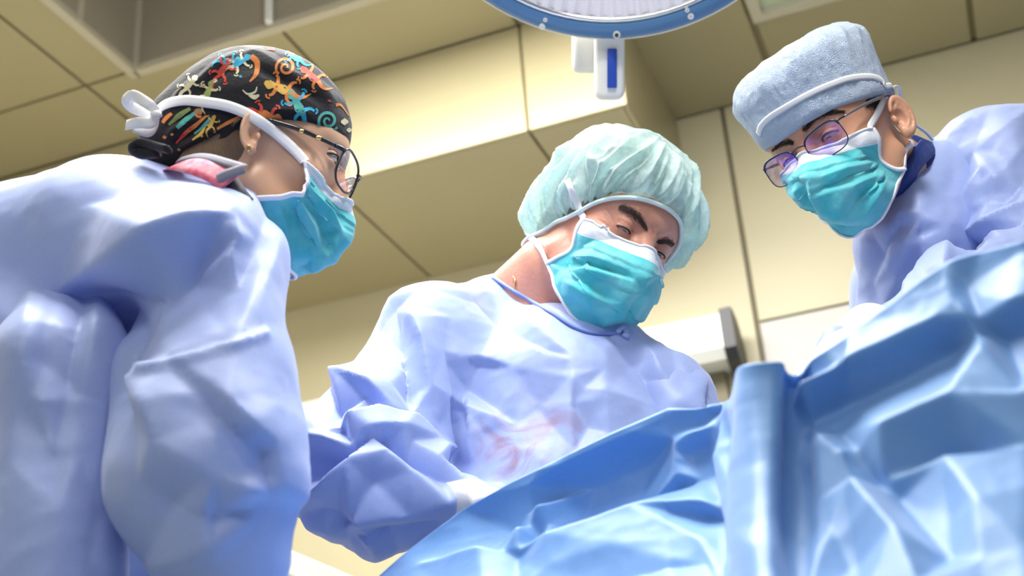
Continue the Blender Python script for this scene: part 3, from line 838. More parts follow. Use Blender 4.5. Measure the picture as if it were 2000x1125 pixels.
from mathutils.geometry import delaunay_2d_cdt
def crease_field(px, strokes, seed, spacing, jit, pad=120, avoid=0.55):
    """height over the picture plane of a creased sheet: ridges and valleys joined by flat facets"""
    r = random.Random(seed)
    pts, hts, edges = [], [], []
    for st in strokes:
        p = np.array(st[3], float); n = len(p)
        for i in range(n):
            e0, e1 = (st[4] if len(st) > 4 else (.25, .25)); t = i / (n - 1)
            k = 1.0
            if i == 0 and e0 > .06: k = .45
            if i == n - 1 and e1 > .06: k = .45
            pts.append(tuple(p[i])); hts.append(st[0] * k)
            if i: edges.append((len(pts) - 2, len(pts) - 1))
    lo = px.min(0); hi = px.max(0)
    lo = np.maximum(lo, [-200, 0]); hi = np.minimum(hi, [2300, 1500])
    base = np.array(pts) if pts else np.zeros((0, 2))
    nr = int((hi[0] - lo[0]) * (hi[1] - lo[1]) / spacing ** 2)
    cand = []
    for _ in range(nr * 4):
        q = np.array([r.uniform(lo[0], hi[0]), r.uniform(lo[1], hi[1])])
        if len(base) and np.min(np.linalg.norm(base - q, axis=1)) < spacing * avoid: continue
        if cand and np.min(np.linalg.norm(np.array(cand) - q, axis=1)) < spacing * .8: continue
        cand.append(q)
    for q in cand: pts.append(tuple(q)); hts.append(r.gauss(0, jit))
    for x in np.linspace(lo[0] - pad, hi[0] + pad, 6):
        for y in np.linspace(lo[1] - pad, hi[1] + pad, 6):
            if x < lo[0] or x > hi[0] or y < lo[1] or y > hi[1]: pts.append((x, y)); hts.append(0)
    v, e, f, ov, oe, of = delaunay_2d_cdt([Vector(p) for p in pts], edges, [], 0, 1e-4)
    h = np.array([np.mean([hts[k] for k in o_]) if o_ else np.nan for o_ in ov])
    for i in np.nonzero(np.isnan(h))[0]:
        nb = [a if b == i else b for a, b in e if i in (a, b)]; h[i] = np.nanmean(h[nb])
    v = np.array([tuple(q) for q in v]); D = np.zeros(len(px))
    for t in f:
        a, b, c = v[t[0]], v[t[1]], v[t[2]]
        l_ = np.minimum(np.minimum(a, b), c); h_ = np.maximum(np.maximum(a, b), c)
        sel = np.nonzero((px[:, 0] >= l_[0]) & (px[:, 0] <= h_[0]) & (px[:, 1] >= l_[1]) & (px[:, 1] <= h_[1]))[0]
        if not len(sel): continue
        den = (b[0] - a[0]) * (c[1] - a[1]) - (c[0] - a[0]) * (b[1] - a[1])
        if abs(den) < 1e-9: continue
        q = px[sel] - a
        w1 = (q[:, 0] * (c[1] - a[1]) - (c[0] - a[0]) * q[:, 1]) / den; w2 = ((b[0] - a[0]) * q[:, 1] - q[:, 0] * (b[1] - a[1])) / den
        m = (w1 >= -1e-6) & (w2 >= -1e-6) & (w1 + w2 <= 1 + 1e-6)
        D[sel[m]] = h[t[0]] + w1[m] * (h[t[1]] - h[t[0]]) + w2[m] * (h[t[2]] - h[t[0]])
    return D * .001
def crease(V, Q, strokes, seed=1, spacing=75, jit=3.0, fine=(), wr=.0008, sm=1, micro=1.2, gain=1.0):
    px, d = pix(V); N = vnormals(V, Q)
    view = CAM - V; view /= np.linalg.norm(view, axis=1)[:, None]
    face = np.clip((N * view).sum(1) * 5 + .9, 0, 1)
    D = gain * crease_field(px, strokes, seed, spacing, jit)
    if micro: D = D + crease_field(px, [], seed + 50, spacing * .42, micro)
    if wr: D = D + wr * (ridged(V * 24 + seed) + .5 * ridged(V * 55 + seed))
    V = V + N * (D * face)[:, None]
    V = relax(V, Q, sm, .35)
    if fine: V = folds(V, Q, fine, post=0)
    return V

# ------------------------------------------------------------------ cloth, skin and accessory materials
def gown_mat(name, col, stain=None):
    m = mat(name, col, 0.45, 0.5, sheen=.35, bump=.10, bump_scale=60, bump_kind='noise', trans=.15)
    nt = m.node_tree; N = nt.nodes; L = nt.links; b = N['Principled BSDF']
    # fine woven speckle
    tc = N['Texture Coordinate']; n = N.new('ShaderNodeTexNoise'); n.inputs['Scale'].default_value = 260; n.inputs['Detail'].default_value = 3
    L.new(tc.outputs['Object'], n.inputs['Vector'])
    mx = N.new('ShaderNodeMix'); mx.data_type = 'RGBA'; mx.inputs['A'].default_value = (*[c * .93 for c in col], 1); mx.inputs['B'].default_value = (*[min(1, c * 1.07) for c in col], 1)
    L.new(n.outputs['Fac'], mx.inputs['Factor'])
    last = mx.outputs['Result']
    if stain:
        for (c, r, s_col, amt, sc) in stain:
            vm = N.new('ShaderNodeVectorMath'); vm.operation = 'DISTANCE'; vm.inputs[1].default_value = tuple(c)
            L.new(tc.outputs['Object'], vm.inputs[0])
            ns = N.new('ShaderNodeTexNoise'); ns.inputs['Scale'].default_value = sc; ns.inputs['Detail'].default_value = 6; ns.inputs['Distortion'].default_value = 1.5
            L.new(tc.outputs['Object'], ns.inputs['Vector'])
            mr = N.new('ShaderNodeMapRange'); mr.inputs['From Min'].default_value = r; mr.inputs['From Max'].default_value = r * .2
            L.new(vm.outputs['Value'], mr.inputs['Value'])
            m2 = N.new('ShaderNodeMapRange'); m2.inputs['From Min'].default_value = .48; m2.inputs['From Max'].default_value = .60; m2.inputs['To Max'].default_value = amt
            L.new(ns.outputs['Fac'], m2.inputs['Value'])
            mu = N.new('ShaderNodeMath'); mu.operation = 'MULTIPLY'; L.new(mr.outputs[0], mu.inputs[0]); L.new(m2.outputs[0], mu.inputs[1])
            mm = N.new('ShaderNodeMix'); mm.data_type = 'RGBA'; L.new(mu.outputs[0], mm.inputs['Factor']); L.new(last, mm.inputs['A']); mm.inputs['B'].default_value = (*s_col, 1)
            last = mm.outputs['Result']
    L.new(last, b.inputs['Base Color'])
    return m
GOWN = (0.41, 0.52, 0.91)
M_gown = gown_mat('periwinkle_gown', GOWN)
M_gownM = gown_mat('periwinkle_gown_stained', GOWN, [(P(1015, 850, 1.52), .075, (.33, .14, .17), .9, 13), (P(1085, 850, 1.52), .055, (.40, .2, .26), .5, 15)])
M_mask = mat('turquoise_mask', (0.07, 0.62, 0.70), .55, .3, sheen=.3, var=.6, var_scale=34, var_col=(.32, .82, .84), bump=.15, bump_scale=220, trans=.15)
M_band = mat('white_nonwoven', (.88, .90, .94), .6, .3, bump=.1, bump_scale=300)
M_stitch = mat('grey_stitching', (.30, .32, .36), .7)
M_strap = mat('white_strap', (.86, .86, .88), .55, .3)
MASKS = (M_mask, M_band, M_stitch)
M_frame_dark = mat('black_acetate_frame', (.015, .016, .022), .2, .6)
M_frame_blue = mat('dark_blue_metal_frame', (.02, .035, .08), .3, .6, metal=.4)
M_gold = mat('gold', (.85, .60, .25), .2, .5, metal=1.0)
def lens_mat(name, tint, refl, fac):
    m = bpy.data.materials.new(name); m.use_nodes = True; nt = m.node_tree; N = nt.nodes; L = nt.links
    N.remove(N['Principled BSDF'])
    tr = N.new('ShaderNodeBsdfTransparent'); tr.inputs[0].default_value = (*tint, 1)
    gl = N.new('ShaderNodeBsdfGlossy'); gl.inputs[0].default_value = (*refl, 1); gl.inputs['Roughness'].default_value = .03
    ms = N.new('ShaderNodeMixShader')
    n = N.new('ShaderNodeTexNoise'); n.inputs['Scale'].default_value = 30
    lw = N.new('ShaderNodeLayerWeight'); lw.inputs[0].default_value = .3
    ad = N.new('ShaderNodeMath'); ad.operation = 'MULTIPLY_ADD'; ad.inputs[1].default_value = .6; ad.inputs[2].default_value = fac
    mr = N.new('ShaderNodeMapRange'); mr.inputs['From Min'].default_value = .42; mr.inputs['From Max'].default_value = .62; mr.inputs['To Min'].default_value = fac * .35; mr.inputs['To Max'].default_value = fac * 1.5
    L.new(n.outputs['Fac'], mr.inputs['Value']); L.new(mr.outputs[0], ad.inputs[2])
    tcl = N.new('ShaderNodeTexCoord'); L.new(tcl.outputs['Object'], n.inputs['Vector'])
    L.new(lw.outputs['Facing'], ad.inputs[0]); L.new(ad.outputs[0], ms.inputs[0])
    L.new(tr.outputs[0], ms.inputs[1]); L.new(gl.outputs[0], ms.inputs[2]); L.new(ms.outputs[0], N['Material Output'].inputs['Surface'])
    return m
# ------------------------------------------------------------------ middle surgeon
def middle():
    H = head_frame((-0.4066, 1.5104, 1.5979), (.448, -.193, -.873), (.501, .863, .066), 1.0)
    anchor(H, (.032, .0905, .0190), 1225, 449, (H.w((.032, .0905, .0190)) - CAM) @ CF)
    skin = mat('ruddy_skin', (.68, .33, .235), .42, .4, sss=.12, var=.6, var_scale=22, var_col=(.60, .22, .16), bump=.15, bump_scale=180)
    chest = P(1090, 780, 1.72); belly = P(1110, 1150, 1.62)
    hip = np.array([belly[0], belly[1] + .02, .92])
    shR, shL = P(845, 655, 1.72), P(1300, 800, 1.66)
    elR, wrR = P(700, 925, 1.58), P(925, 985, 1.49)
    elL, wrL = P(1420, 1050, 1.58), P(1240, 1030, 1.50)
    nb = P(1075, 660, 1.78)
    limbs = [(H.w((0, -.015, -.02)), nb, .056, .062), (H.w((.03, -.045, -.06)), P(975, 610, 1.84), .040, .045), (H.w((.0, -.03, -.06)), P(1020, 640, 1.80), .05, .05), (nb, chest + CF * .05, .055, .07), (chest + CF * .05, belly + CF * .03, .07, .09), (belly, hip, .14, .15),
             (shR + CF * .04, shL + CF * .03, .03, .03), (nb + CF * .03, shR + CF * .02, .03, .03), (nb + CF * .03, shL + CF * .04, .03, .03), (shR + CF * .02, elR, .035, .035), (elR, wrR, .035, .028), (shL + CF * .04, elL, .03, .035), (elL, wrL, .042, .028)]
    for s in (-1, 1):
        kx = hip + np.array([s * .10, 0, 0]); limbs += [(kx, kx + [0, .02, -.45], .085, .055), (kx + [0, .02, -.45], kx + [0, .03, -.86], .055, .04), (kx + [0, .03, -.875], kx + [0, -.14, -.885], .04, .032)]
    o = dict(slit_z=-.0064, slit_h=.0017, jaw=1.06, ears=False, lines=[
        (-1.6, 4, 4, [(1290, 452), (1283, 463), (1287, 474)]), (-1.4, 4, 4, [(1270, 440), (1278, 452), (1276, 462)]), (1.2, 5, 5, [(1280, 445), (1282, 460), (1280, 470)]),
        (-1.2, 3, 3, [(1165, 428), (1180, 436), (1192, 447)]), (-1.2, 3, 3, [(1160, 440), (1178, 446), (1192, 452)]), (-1.0, 3, 3, [(1180, 404), (1192, 420), (1200, 440)]),
        (-1.0, 3, 3, [(1200, 428), (1218, 432), (1236, 442)]), (-.8, 3, 3, [(1196, 398), (1240, 400), (1280, 412)]), (-.8, 3, 3, [(1230, 395), (1270, 402), (1310, 425)])])
    ob = body(H, o, limbs, 'person', skin, 'middle surgeon in a pale mint bouffant cap and blue gown looking down')
    eyes(H, ob, (0.05, .66, -.75), (.05, .035, .03), o)
    # hair shell under the cap
    M_hair = mat('grey_hair', (.16, .16, .16), .7, .3, var=.7, var_scale=60, var_col=(.03, .03, .03), bump=.5, bump_scale=120)
    # bouffant cap
    M_b = mat('mint_bouffant', (.76, .95, .93), .5, .35, sheen=.3, bump=.2, bump_scale=190, trans=.30, var=.5, var_scale=9, var_col=(.88, .98, .97))
    nt = M_b.node_tree; N = nt.nodes; L = nt.links
    out = N['Material Output']; prev = out.inputs['Surface'].links[0].from_socket
    tr = N.new('ShaderNodeBsdfTransparent'); tr.inputs[0].default_value = (.80, .97, .94, 1); ms = N.new('ShaderNodeMixShader'); 
    tn = N.new('ShaderNodeTexNoise'); tn.inputs['Scale'].default_value = 14; tn.inputs['Detail'].default_value = 8; tn.inputs['Roughness'].default_value = .75
    tm = N.new('ShaderNodeMapRange'); tm.inputs['From Min'].default_value = .38; tm.inputs['From Max'].default_value = .66; tm.inputs['To Min'].default_value = .16; tm.inputs['To Max'].default_value = .62
    L.new(N['Texture Coordinate'].outputs['Object'], tn.inputs['Vector']); L.new(tn.outputs['Fac'], tm.inputs['Value']); L.new(tm.outputs[0], ms.inputs[0])
    L.new(prev, ms.inputs[1]); L.new(tr.outputs[0], ms.inputs[2]); L.new(ms.outputs[0], out.inputs['Surface'])
    bvb = bvh_of(ob)
    rim = rim_fn(H, bvb, [(1084, 440), (1110, 430), (1134, 418), (1157, 400), (1200, 387), (1250, 387), (1300, 405), (1326, 432)],
                 [(.070, -.035, -.028), (.052, -.07, -.050), (0, -.095, -.055), (-.052, -.07, -.050), (-.072, -.035, -.030), (-.078, 0, -.022), (-.072, .030, .0)])
    def hair_sdf(X, Y, Z):
        d = smin(ell(X, Y, Z, (0, -.009, .052), (.0795, .1025, .0845)), ell(X, Y, Z, (0, .026, .03), (.068, .0700, .082)), .02)
        d = smin(d, ell(X, Y, Z, (0, -.05, -.01), (.066, .05, .045)), .02)
        return smax(d, -(Z - rim(X, Y) - .006), .004)
    shell_cap('hair', H, hair_sdf, M_hair, ob, ((-.1, -.12, -.07), (.1, .12, .15)), .003)
    def bf(X, Y, Z):
        pl = Z - rim(X, Y)
        d = ell(X, Y, Z, (.0, -.006, .066), (.104, .118, .094))
        d = smin(d, ell(X, Y, Z, (.034, -.050, .004), (.060, .062, .062)), .03)
        d = smin(d, ell(X, Y, Z, (-.052, -.005, .018), (.050, .060, .060)), .03)
        d = d + np.clip((.042 - pl) / .042, 0, 1) ** 2 * .022     # drawn in to the elastic
        return smax(d, -pl * .8, .006)
    def post(V, Q):
        pl = V[:, 2] - rim(V[:, 0], V[:, 1]); N_ = vnormals(V, Q)
        a = np.arctan2(V[:, 0], V[:, 1])
        w = np.exp(-np.clip(pl, 0, 1) / .022)
        rr = vnoise(np.stack([np.cos(a) * 3, np.sin(a) * 3, pl * 10], 1))
        g = 1 - 2 * np.abs(np.sin(a * 9 + rr * 3.0))
        g1 = 1 - 2 * np.abs(np.sin(a * 21 + rr * 4.0 + pl * 20))
        g2 = np.sin(a * 52 + rr * 6)
        up = np.clip(1.25 - (V[:, 2] - .09) / .06, 0, 1)
        D = .0075 * g * np.exp(-((pl - .055) / .050) ** 2) * up + .0045 * g1 * np.exp(-((pl - .030) / .032) ** 2) + .0022 * g2 * w
        p = V * 20
        D += (.0042 * ridged(p + 3) + .0022 * ridged(p * 2.4)) * np.clip(pl / .03, 0, 1)
        lip = np.clip(1 - pl / .004, 0, 1)
        return V + N_ * (D * (1 - lip) * np.clip(pl / .014, 0, 1))[:, None]
    cap = shell_cap('bouffant_cap', H, bf, M_b, ob, ((-.14, -.18, -.09), (.14, .14, .19)), .0021, post, 1)
    tube('elastic_edge', rim_ring(H, bvb, rim, .0045), .0030, mat('cap_elastic', (.78, .93, .92), .5), cap, 6, 0, True)
    bvc = bvh_of(ob, cap)
    # tufts of the cap hanging by the far ear
    # eyebrows
    M_brow = mat('dark_brow_hair', (.085, .055, .042), .6)
    hairs('eyebrow', H, bvb, ob, [(1207, 404), (1224, 409), (1240, 417), (1252, 431), (1261, 444)], 10, 1000, .006, M_brow, .3, .00014)
    hairs('eyebrow', H, bvb, ob, [(1282, 475), (1296, 470), (1310, 474), (1322, 486)], 9, 800, .005, M_brow, .3, .00014)
    # mask
    mk, inf = mask(H, ob, MASKS, px_adj(H, {(6, 0): (1147, 434), (6, 1): (1130, 474), (6, 2): (1114, 499), (6, 3): (1094, 509), (6, 4): (1077, 513),
        (5, 4): (1088, 572), (4, 4): (1120, 620), (3, 4): (1172, 644), (2, 4): (1212, 634), (5, 0): (1182, 453), (4, 0): (1223, 472), (3, 0): (1270, 489), (2, 0): (1284, 506), (1, 0): (1291, 530),
        (5, 1): (1163, 486), (4, 1): (1212, 508), (3, 1): (1264, 535), (5, 2): (1138, 520), (4, 2): (1185, 552), (3, 2): (1246, 582), (5, 3): (1110, 548), (4, 3): (1150, 588), (3, 3): (1213, 618)}), .0042, 3, [
        (-5.5, 0, 0, [(1092, 512), (1140, 508), (1180, 520), (1225, 538)]), (2.5, 0, 0, [(1118, 503), (1160, 505), (1230, 530)]), (3, 0, 0, [(1090, 524), (1150, 525), (1215, 545), (1236, 550)]),
        (-5, 0, 0, [(1108, 522), (1140, 550), (1180, 580)]), (2.5, 0, 0, [(1100, 545), (1140, 570), (1185, 592)]), (3.5, 0, 0, [(1240, 545), (1215, 590), (1200, 620)]), (-4, 0, 0, [(1262, 565), (1240, 600), (1222, 628)]),
        (3, 0, 0, [(1272, 520), (1262, 545), (1240, 545)]), (-3, 0, 0, [(1090, 580), (1120, 596), (1160, 620)])])
    # straps: over the temple on to the cap, and down round the neck
    a, na = hit(bvc, 1128, 408, .002); b, nb_ = hit(bvc, 1112, 375, .002)
    sp = [(1140, 424), (1134, 412), (1126, 396), (1118, 372), (1108, 350)]
    pts, nn = [], []
    for q in sp:
        p_, n_ = hit(bvc, q[0], q[1], .002)
        if p_ is not None: pts.append(p_); nn.append(n_)
    ribbon('strap', [inf['top_R']] + pts, [nn[0]] + nn, .009, M_strap, mk, 5)
    sp = [inf['bot_R'] * .75 + inf['bot_R'] * .25]
    sp = [inf['bot_R']] + [H.w(q) for q in ((.079, -.012, -.052), (.074, -.04, -.040), (.055, -.075, -.03), (.0, -.095, -.02))]
    A, Bn = wrap(bvc, sp, .002); A[0] = inf['bot_R']
    ribbon('strap', A, Bn, .008, M_strap, mk, 6)
    sp = [inf['top_L']] + [H.w(q) for q in ((-.082, .03, .03), (-.09, .0, .06))]
    A, Bn = wrap(bvc, sp, .002); A[0] = inf['top_L']
    ribbon('strap', A, Bn, .008, M_strap, mk, 6)

    # gown
    neck = [((1135, 560, 1.70), 88, (1070, 680, 1.80), 92)]
    low = np.array([belly[0], belly[1] + .03, .42])
    tp = [((1100, 800, 1.72), 205, (1120, 1120, 1.63), 270), ((850, 660, 1.73), 98, (985, 652, 1.83), 102), ((985, 652, 1.83), 102, (1165, 740, 1.75), 76), ((1165, 740, 1.75), 76, (1300, 785, 1.69), 85),
          ((860, 690, 1.71), 95, (960, 900, 1.66), 120), ((1300, 790, 1.68), 85, (1320, 980, 1.6), 110), (belly, .175, low, .20, 'w')]
    S_t = [(14, 60, 22, [(862, 690), (866, 780), (866, 880)], (.3, .05)),
           (7, 34, 40, [(868, 712), (900, 704), (932, 703), (1010, 722), (1108, 742)]),
           (6, 30, 30, [(1118, 800), (1116, 745), (1108, 690)]),
           (-5, 26, 26, [(935, 715), (915, 760), (905, 800)]),
           (7, 20, 26, [(884, 776), (912, 796), (922, 850), (926, 910)]),
           (-7, 26, 26, [(868, 800), (872, 850), (878, 910)]),
           (8, 24, 40, [(1180, 620), (1224, 655), (1275, 703), (1322, 773)], (.15, .2)),
           (-6, 34, 24, [(1190, 650), (1240, 710), (1290, 790)]),
           (6, 30, 26, [(1315, 700), (1350, 745), (1378, 800)]),
           (7, 30, 30, [(1140, 760), (1180, 770), (1260, 790)]), (-5, 24, 24, [(1120, 790), (1150, 830), (1120, 880)]),
           (6, 30, 20, [(955, 575), (1010, 612), (1060, 650)]), (-5, 30, 30, [(930, 590), (990, 650), (1080, 690)]),
           (5, 26, 30, [(1010, 830), (1030, 880), (1020, 930)]), (5, 22, 22, [(950, 850), (965, 905), (1000, 945)]),
           (6, 40, 30, [(960, 640), (1060, 690), (1180, 720)])]
    sl = [((838, 668, 1.71), 101, (712, 880, 1.60), 122), ((712, 880, 1.60), 122, (745, 960, 1.54), 118), ((745, 960, 1.55), 112, (925, 988, 1.50), 42)]
    S_s = [(13, 26, 60, [(612, 736), (660, 738), (714, 760), (760, 800)], (.05, .3)),
           (-14, 30, 40, [(640, 752), (655, 800), (668, 838)]), (-10, 24, 30, [(715, 772), (730, 810), (790, 826)]),
           (18, 26, 50, [(640, 850), (690, 828), (736, 816), (795, 834), (845, 862)], (.3, .1)),
           (14, 22, 34, [(588, 846), (640, 862), (694, 876)], (.05, .3)),
           (18, 24, 34, [(690, 884), (722, 860), (780, 858), (845, 868)], (.3, .15)),
           (-20, 60, 60, [(610, 890), (660, 905), (700, 890)], (.1, .2)), (-14, 40, 40, [(600, 930), (640, 925), (690, 895)]),
           (20, 50, 30, [(590, 1002), (640, 962), (690, 915), (728, 868)], (.05, .2)),
           (15, 26, 40, [(720, 864), (755, 895), (800, 930), (885, 985)], (.1, .15)),
           (-12, 24, 26, [(742, 862), (800, 900), (850, 935)]), (10, 20, 24, [(800, 868), (850, 905), (920, 950)]),
           (12, 24, 46, [(655, 1040), (700, 1016), (745, 1008), (800, 1003), (890, 985)], (.2, .1)),
           (-10, 22, 22, [(660, 1000), (668, 1030), (674, 1062)]), (9, 18, 18, [(645, 990), (650, 1030), (652, 1055)]),
           (-10, 40, 40, [(690, 1050), (760, 1040), (850, 1020)]), (9, 26, 18, [(690, 1010), (720, 1050), (735, 1085)]),
           (13, 40, 30, [(800, 600), (806, 630), (818, 670), (826, 760), (838, 850)], (.1, .1)), (-12, 30, 26, [(770, 600), (786, 680), (800, 780)]),
           (8, 26, 30, [(640, 720), (690, 650), (750, 590)]), (-7, 26, 26, [(690, 700), (730, 640), (770, 600)]),
           (7, 24, 24, [(740, 700), (760, 760), (800, 810)])]
    gown = cloth('surgical_gown', tp + sl, (570, 1430, 500, 1125, 1.42, 1.90), M_gownM, ob, .035, .0034, None, sculpt=lambda V, Q: crease(V, Q, S_t + S_s, 2, 78, 1.1, gain=1.45, sm=1, micro=.6), clipz=.40)
    bvs = bvh_of(gown)
    for nd, q in zip([n for n in M_gownM.node_tree.nodes if n.type == 'VECT_MATH'], ((1012, 862), (1090, 850))):
        p_, _ = hit(bvs, *q)
        if p_ is not None: nd.inputs[1].default_value = tuple(p_)
    sl2 = [((1300, 790, 1.67), 92, (1410, 1040, 1.58), 105), ((1410, 1040, 1.58), 105, (1245, 1030, 1.51), 42)]
    S_l = [(9, 18, 24, [(1362, 708), (1374, 760), (1376, 810)]), (-8, 16, 16, [(1384, 735), (1380, 780), (1376, 820)])]
    cloth('sleeve', sl2, (1200, 1480, 640, 900, 1.3, 1.85), M_gown, gown, .05, .006, sculpt=lambda V, Q: crease(V, Q, S_l, 6, 70, 4.0))
    # neckline binding and shoulder tie
    bvg = bvh_of(gown, ob)
    pts, nn = [], []
    for q in [(962, 541), (985, 553), (1012, 570), (1040, 586), (1068, 604), (1097, 623), (1122, 638), (1150, 648), (1190, 650), (1222, 645)]:
        p_, n_ = hit(bvg, q[0], q[1] + 3, .0015)
        if p_ is not None and abs((p_ - CAM) @ CF - 1.7) < .2: pts.append(p_); nn.append(n_)
    if len(pts) > 3: tube('neck_binding', pts, .0028, mat('blue_binding', (.18, .26, .62), .5), gown, 6, 4)
    # undershirt just inside the neckline
    kn = []
    for q in [(1205, 648), (1214, 640), (1222, 644), (1218, 652), (1226, 655)]:
        p_, n_ = hit(bvg, q[0], q[1] + 4, .004)
        if p_ is not None and abs((p_ - CAM) @ CF - 1.7) < .2: kn.append(p_)
    if len(kn) > 2: tube('neck_tie', kn, .0035, M_gown, gown, 6, 5)
    # gloves
    glove(P(925, 988, 1.495), P(1010, 1010, 1.46), P(960, 975, 1.46), ob, 'surgical_glove')
    glove(P(1240, 1030, 1.50), P(1160, 1045, 1.46), P(1200, 1000, 1.46), ob, 'surgical_glove')
    # thin gold necklace at the nape
    nk = []
    for q in [(1004, 540), (1008, 551), (1006, 562)]:
        p_, n_ = hit(bvc, q[0], q[1], .0012)
        if p_ is not None: nk.append(p_)
    if len(nk) > 2: tube('necklace', nk, .0011, M_gold, ob, 6, 4)
    return ob
M_glove = mat('white_latex_glove', (.80, .80, .78), .45, .4, bump=.2, bump_scale=60)
def glove(wrist, tip, thumb_side, parent, name, curl=.5):
    """cuff, palm, four bent fingers of unequal length and a thumb, one surface"""
    wrist = np.array(wrist); ax_ = np.array(tip) - wrist; ax_ /= np.linalg.norm(ax_)
    ts = np.array(thumb_side) - wrist; ts -= ax_ * (ts @ ax_); ts /= np.linalg.norm(ts)
    pn = np.cross(ax_, ts)
    if pn[2] > 0: pn = -pn                     # palm faces down
    B = np.stack([ax_, ts, pn], 1)
    h = .003
    gx, gy, gz = np.arange(-.09, .22, h), np.arange(-.075, .105, h), np.arange(-.04, .12, h)
    X, Y, Z = gx[:, None, None], gy[None, :, None], gz[None, None, :]
    D = cone(X, Y, Z, (-.07, 0, 0), (.0, 0, 0), .034, .029)
    for i, yy in enumerate((-.028, -.009, .010, .028)):
        D = smin(D, cone(X, Y, Z, (0, yy * .6, 0), (.085, yy, 0), .016, .0125), .012)
    F = None
    for yy, L_ in ((-.030, .060), (-.010, .074), (.011, .080), (.031, .070)):
        a = np.array([.085, yy, 0]); ang = .35
        for k, fr in enumerate((.45, .32, .26)):
            b = a + L_ * fr * np.array([cos(ang), 0.03 * np.sign(yy), sin(ang)])
            e = cone(X, Y, Z, a, b, .0095 - .0008 * k, .0088 - .0008 * k); F = e if F is None else np.minimum(F, e); a = b; ang += curl
    D = smin(D, F, .004)
    a = np.array([.03, .025, .008]); T_ = None
    for b, r_ in ((np.array([.062, .058, .022]), .012), (np.array([.090, .066, .036]), .0105), (np.array([.112, .060, .046]), .009)):
        e = cone(X, Y, Z, a, b, r_ + .001, r_); T_ = e if T_ is None else np.minimum(T_, e); a = b
    D = smin(D, T_, .008)
    V, Q = surfnet(D, gx, gy, gz)
    if np.linalg.det(B) < 0: Q = Q[:, ::-1]
    W = V @ B.T + wrist
    return mesh_obj(name, W, Q, M_glove, parent)
person_M = middle()
# ------------------------------------------------------------------ right surgeon
def arc(pts): return catmull(np.array(pts, float), 8)
def glasses(H, parent, name, w, hgt, zc, yc, m, lm, rim_r, half=False, wrapa=.10, temple_to=(.080, -.01, .022), corner=.35, bridge=.018, temple_m=None, temple_r=None):
    """eyeglasses in head coordinates: two rims with lenses, bridge, hinges and temples"""
    root = None
    rings = {}
    for s in (-1, 1):
        ring = []
        for t in np.linspace(0, 2 * pi, 48, endpoint=False):
            e = 2 / (2 + 2.2 * corner)
            cx, cz = np.sign(cos(t)) * abs(cos(t)) ** e * w / 2, np.sign(sin(t)) * abs(sin(t)) ** e * hgt / 2
            cz *= 1 + .10 * (cx / (w / 2)) * s * (1 if cz > 0 else .2)
            X = s * (bridge / 2 + w / 2) + cx
            ring.append((X, yc - wrapa * abs(X) ** 1.0 - .10 * (cz + hgt / 2) * 0 - .18 * (hgt / 2 - cz) * .5, zc + cz))
        rings[s] = np.array(ring)
    r0 = tube(name, H.w(rings[1]), rim_r, m, parent, 8, 0, True)
    tube('rim', H.w(rings[-1]), rim_r, m, r0, 8, 0, True)
    for s in (-1, 1):
        c = rings[s].mean(0); c = c + np.array([0, .0022, 0]); R_ = rings[s]
        V = [H.w(c)]; Fs = []
        k = 6
        for i in range(1, k + 1):
            for q in R_:
                p = c + (q - c) * i / k; p = p.copy(); p[1] = c[1] + (q[1] - c[1]) * (i / k) + .0006 * (1 - (i / k) ** 2); V.append(H.w(p))
        n = len(R_)
        for j in range(n): Fs.append((0, 1 + j, 1 + (j + 1) % n))
        for i in range(k - 1):
            for j in range(n): Fs.append((1 + i * n + j, 1 + (i + 1) * n + j, 1 + (i + 1) * n + (j + 1) % n, 1 + i * n + (j + 1) % n))
        py_obj('lens', V, Fs, lm, r0, True)
        top = rings[s][np.argmax(rings[s][:, 2] + s * rings[s][:, 0] * 1.5)]
        if half: tube('brow_bar', H.w(rings[s][[i for i in range(2, 23)]]), rim_r * 1.9, m, r0, 8)
        hinge = top + np.array([s * .004, -.004, 0]); 
        tt = np.array([s * temple_to[0], temple_to[1], temple_to[2]])
        p1 = hinge + np.array([s * .003, -.008, 0]); mid = (p1 + tt) / 2 + np.array([s * .004, 0, .001])
        tube('hinge', H.w(np.array([top, hinge, p1])), rim_r * 1.8, m, r0, 8, 3)
        tube('temple', H.w(np.array([p1, mid, tt])), temple_r or [rim_r * 1.6, rim_r * 2.0, rim_r * 1.7], temple_m or m, r0, 8, 8)
        tube('temple_tip', H.w(np.array([tt, tt + [0, -.02, -.004], tt + [-s * .003, -.033, -.02]])), rim_r * 1.5, m, r0, 8, 6)
        tube('nose_pad', H.w(np.array([rings[s][int(24 if s > 0 else 0)] + [-s * .001, -.003, -.004], [s * .0075, yc - .012, zc - .006], [s * .0085, yc - .013, zc - .013]])), [.0006, .0012, .0016], M_chrome, r0, 6, 4)
    a = rings[-1][np.argmax(rings[-1][:, 0] + .35 * rings[-1][:, 2])]; b = rings[1][np.argmin(rings[1][:, 0] - .35 * rings[1][:, 2])]
    tube('bridge', H.w(np.array([a, (a + b) / 2 + [0, .003, .0025], b])), rim_r * 1.5, m, r0, 8, 8)
    return r0
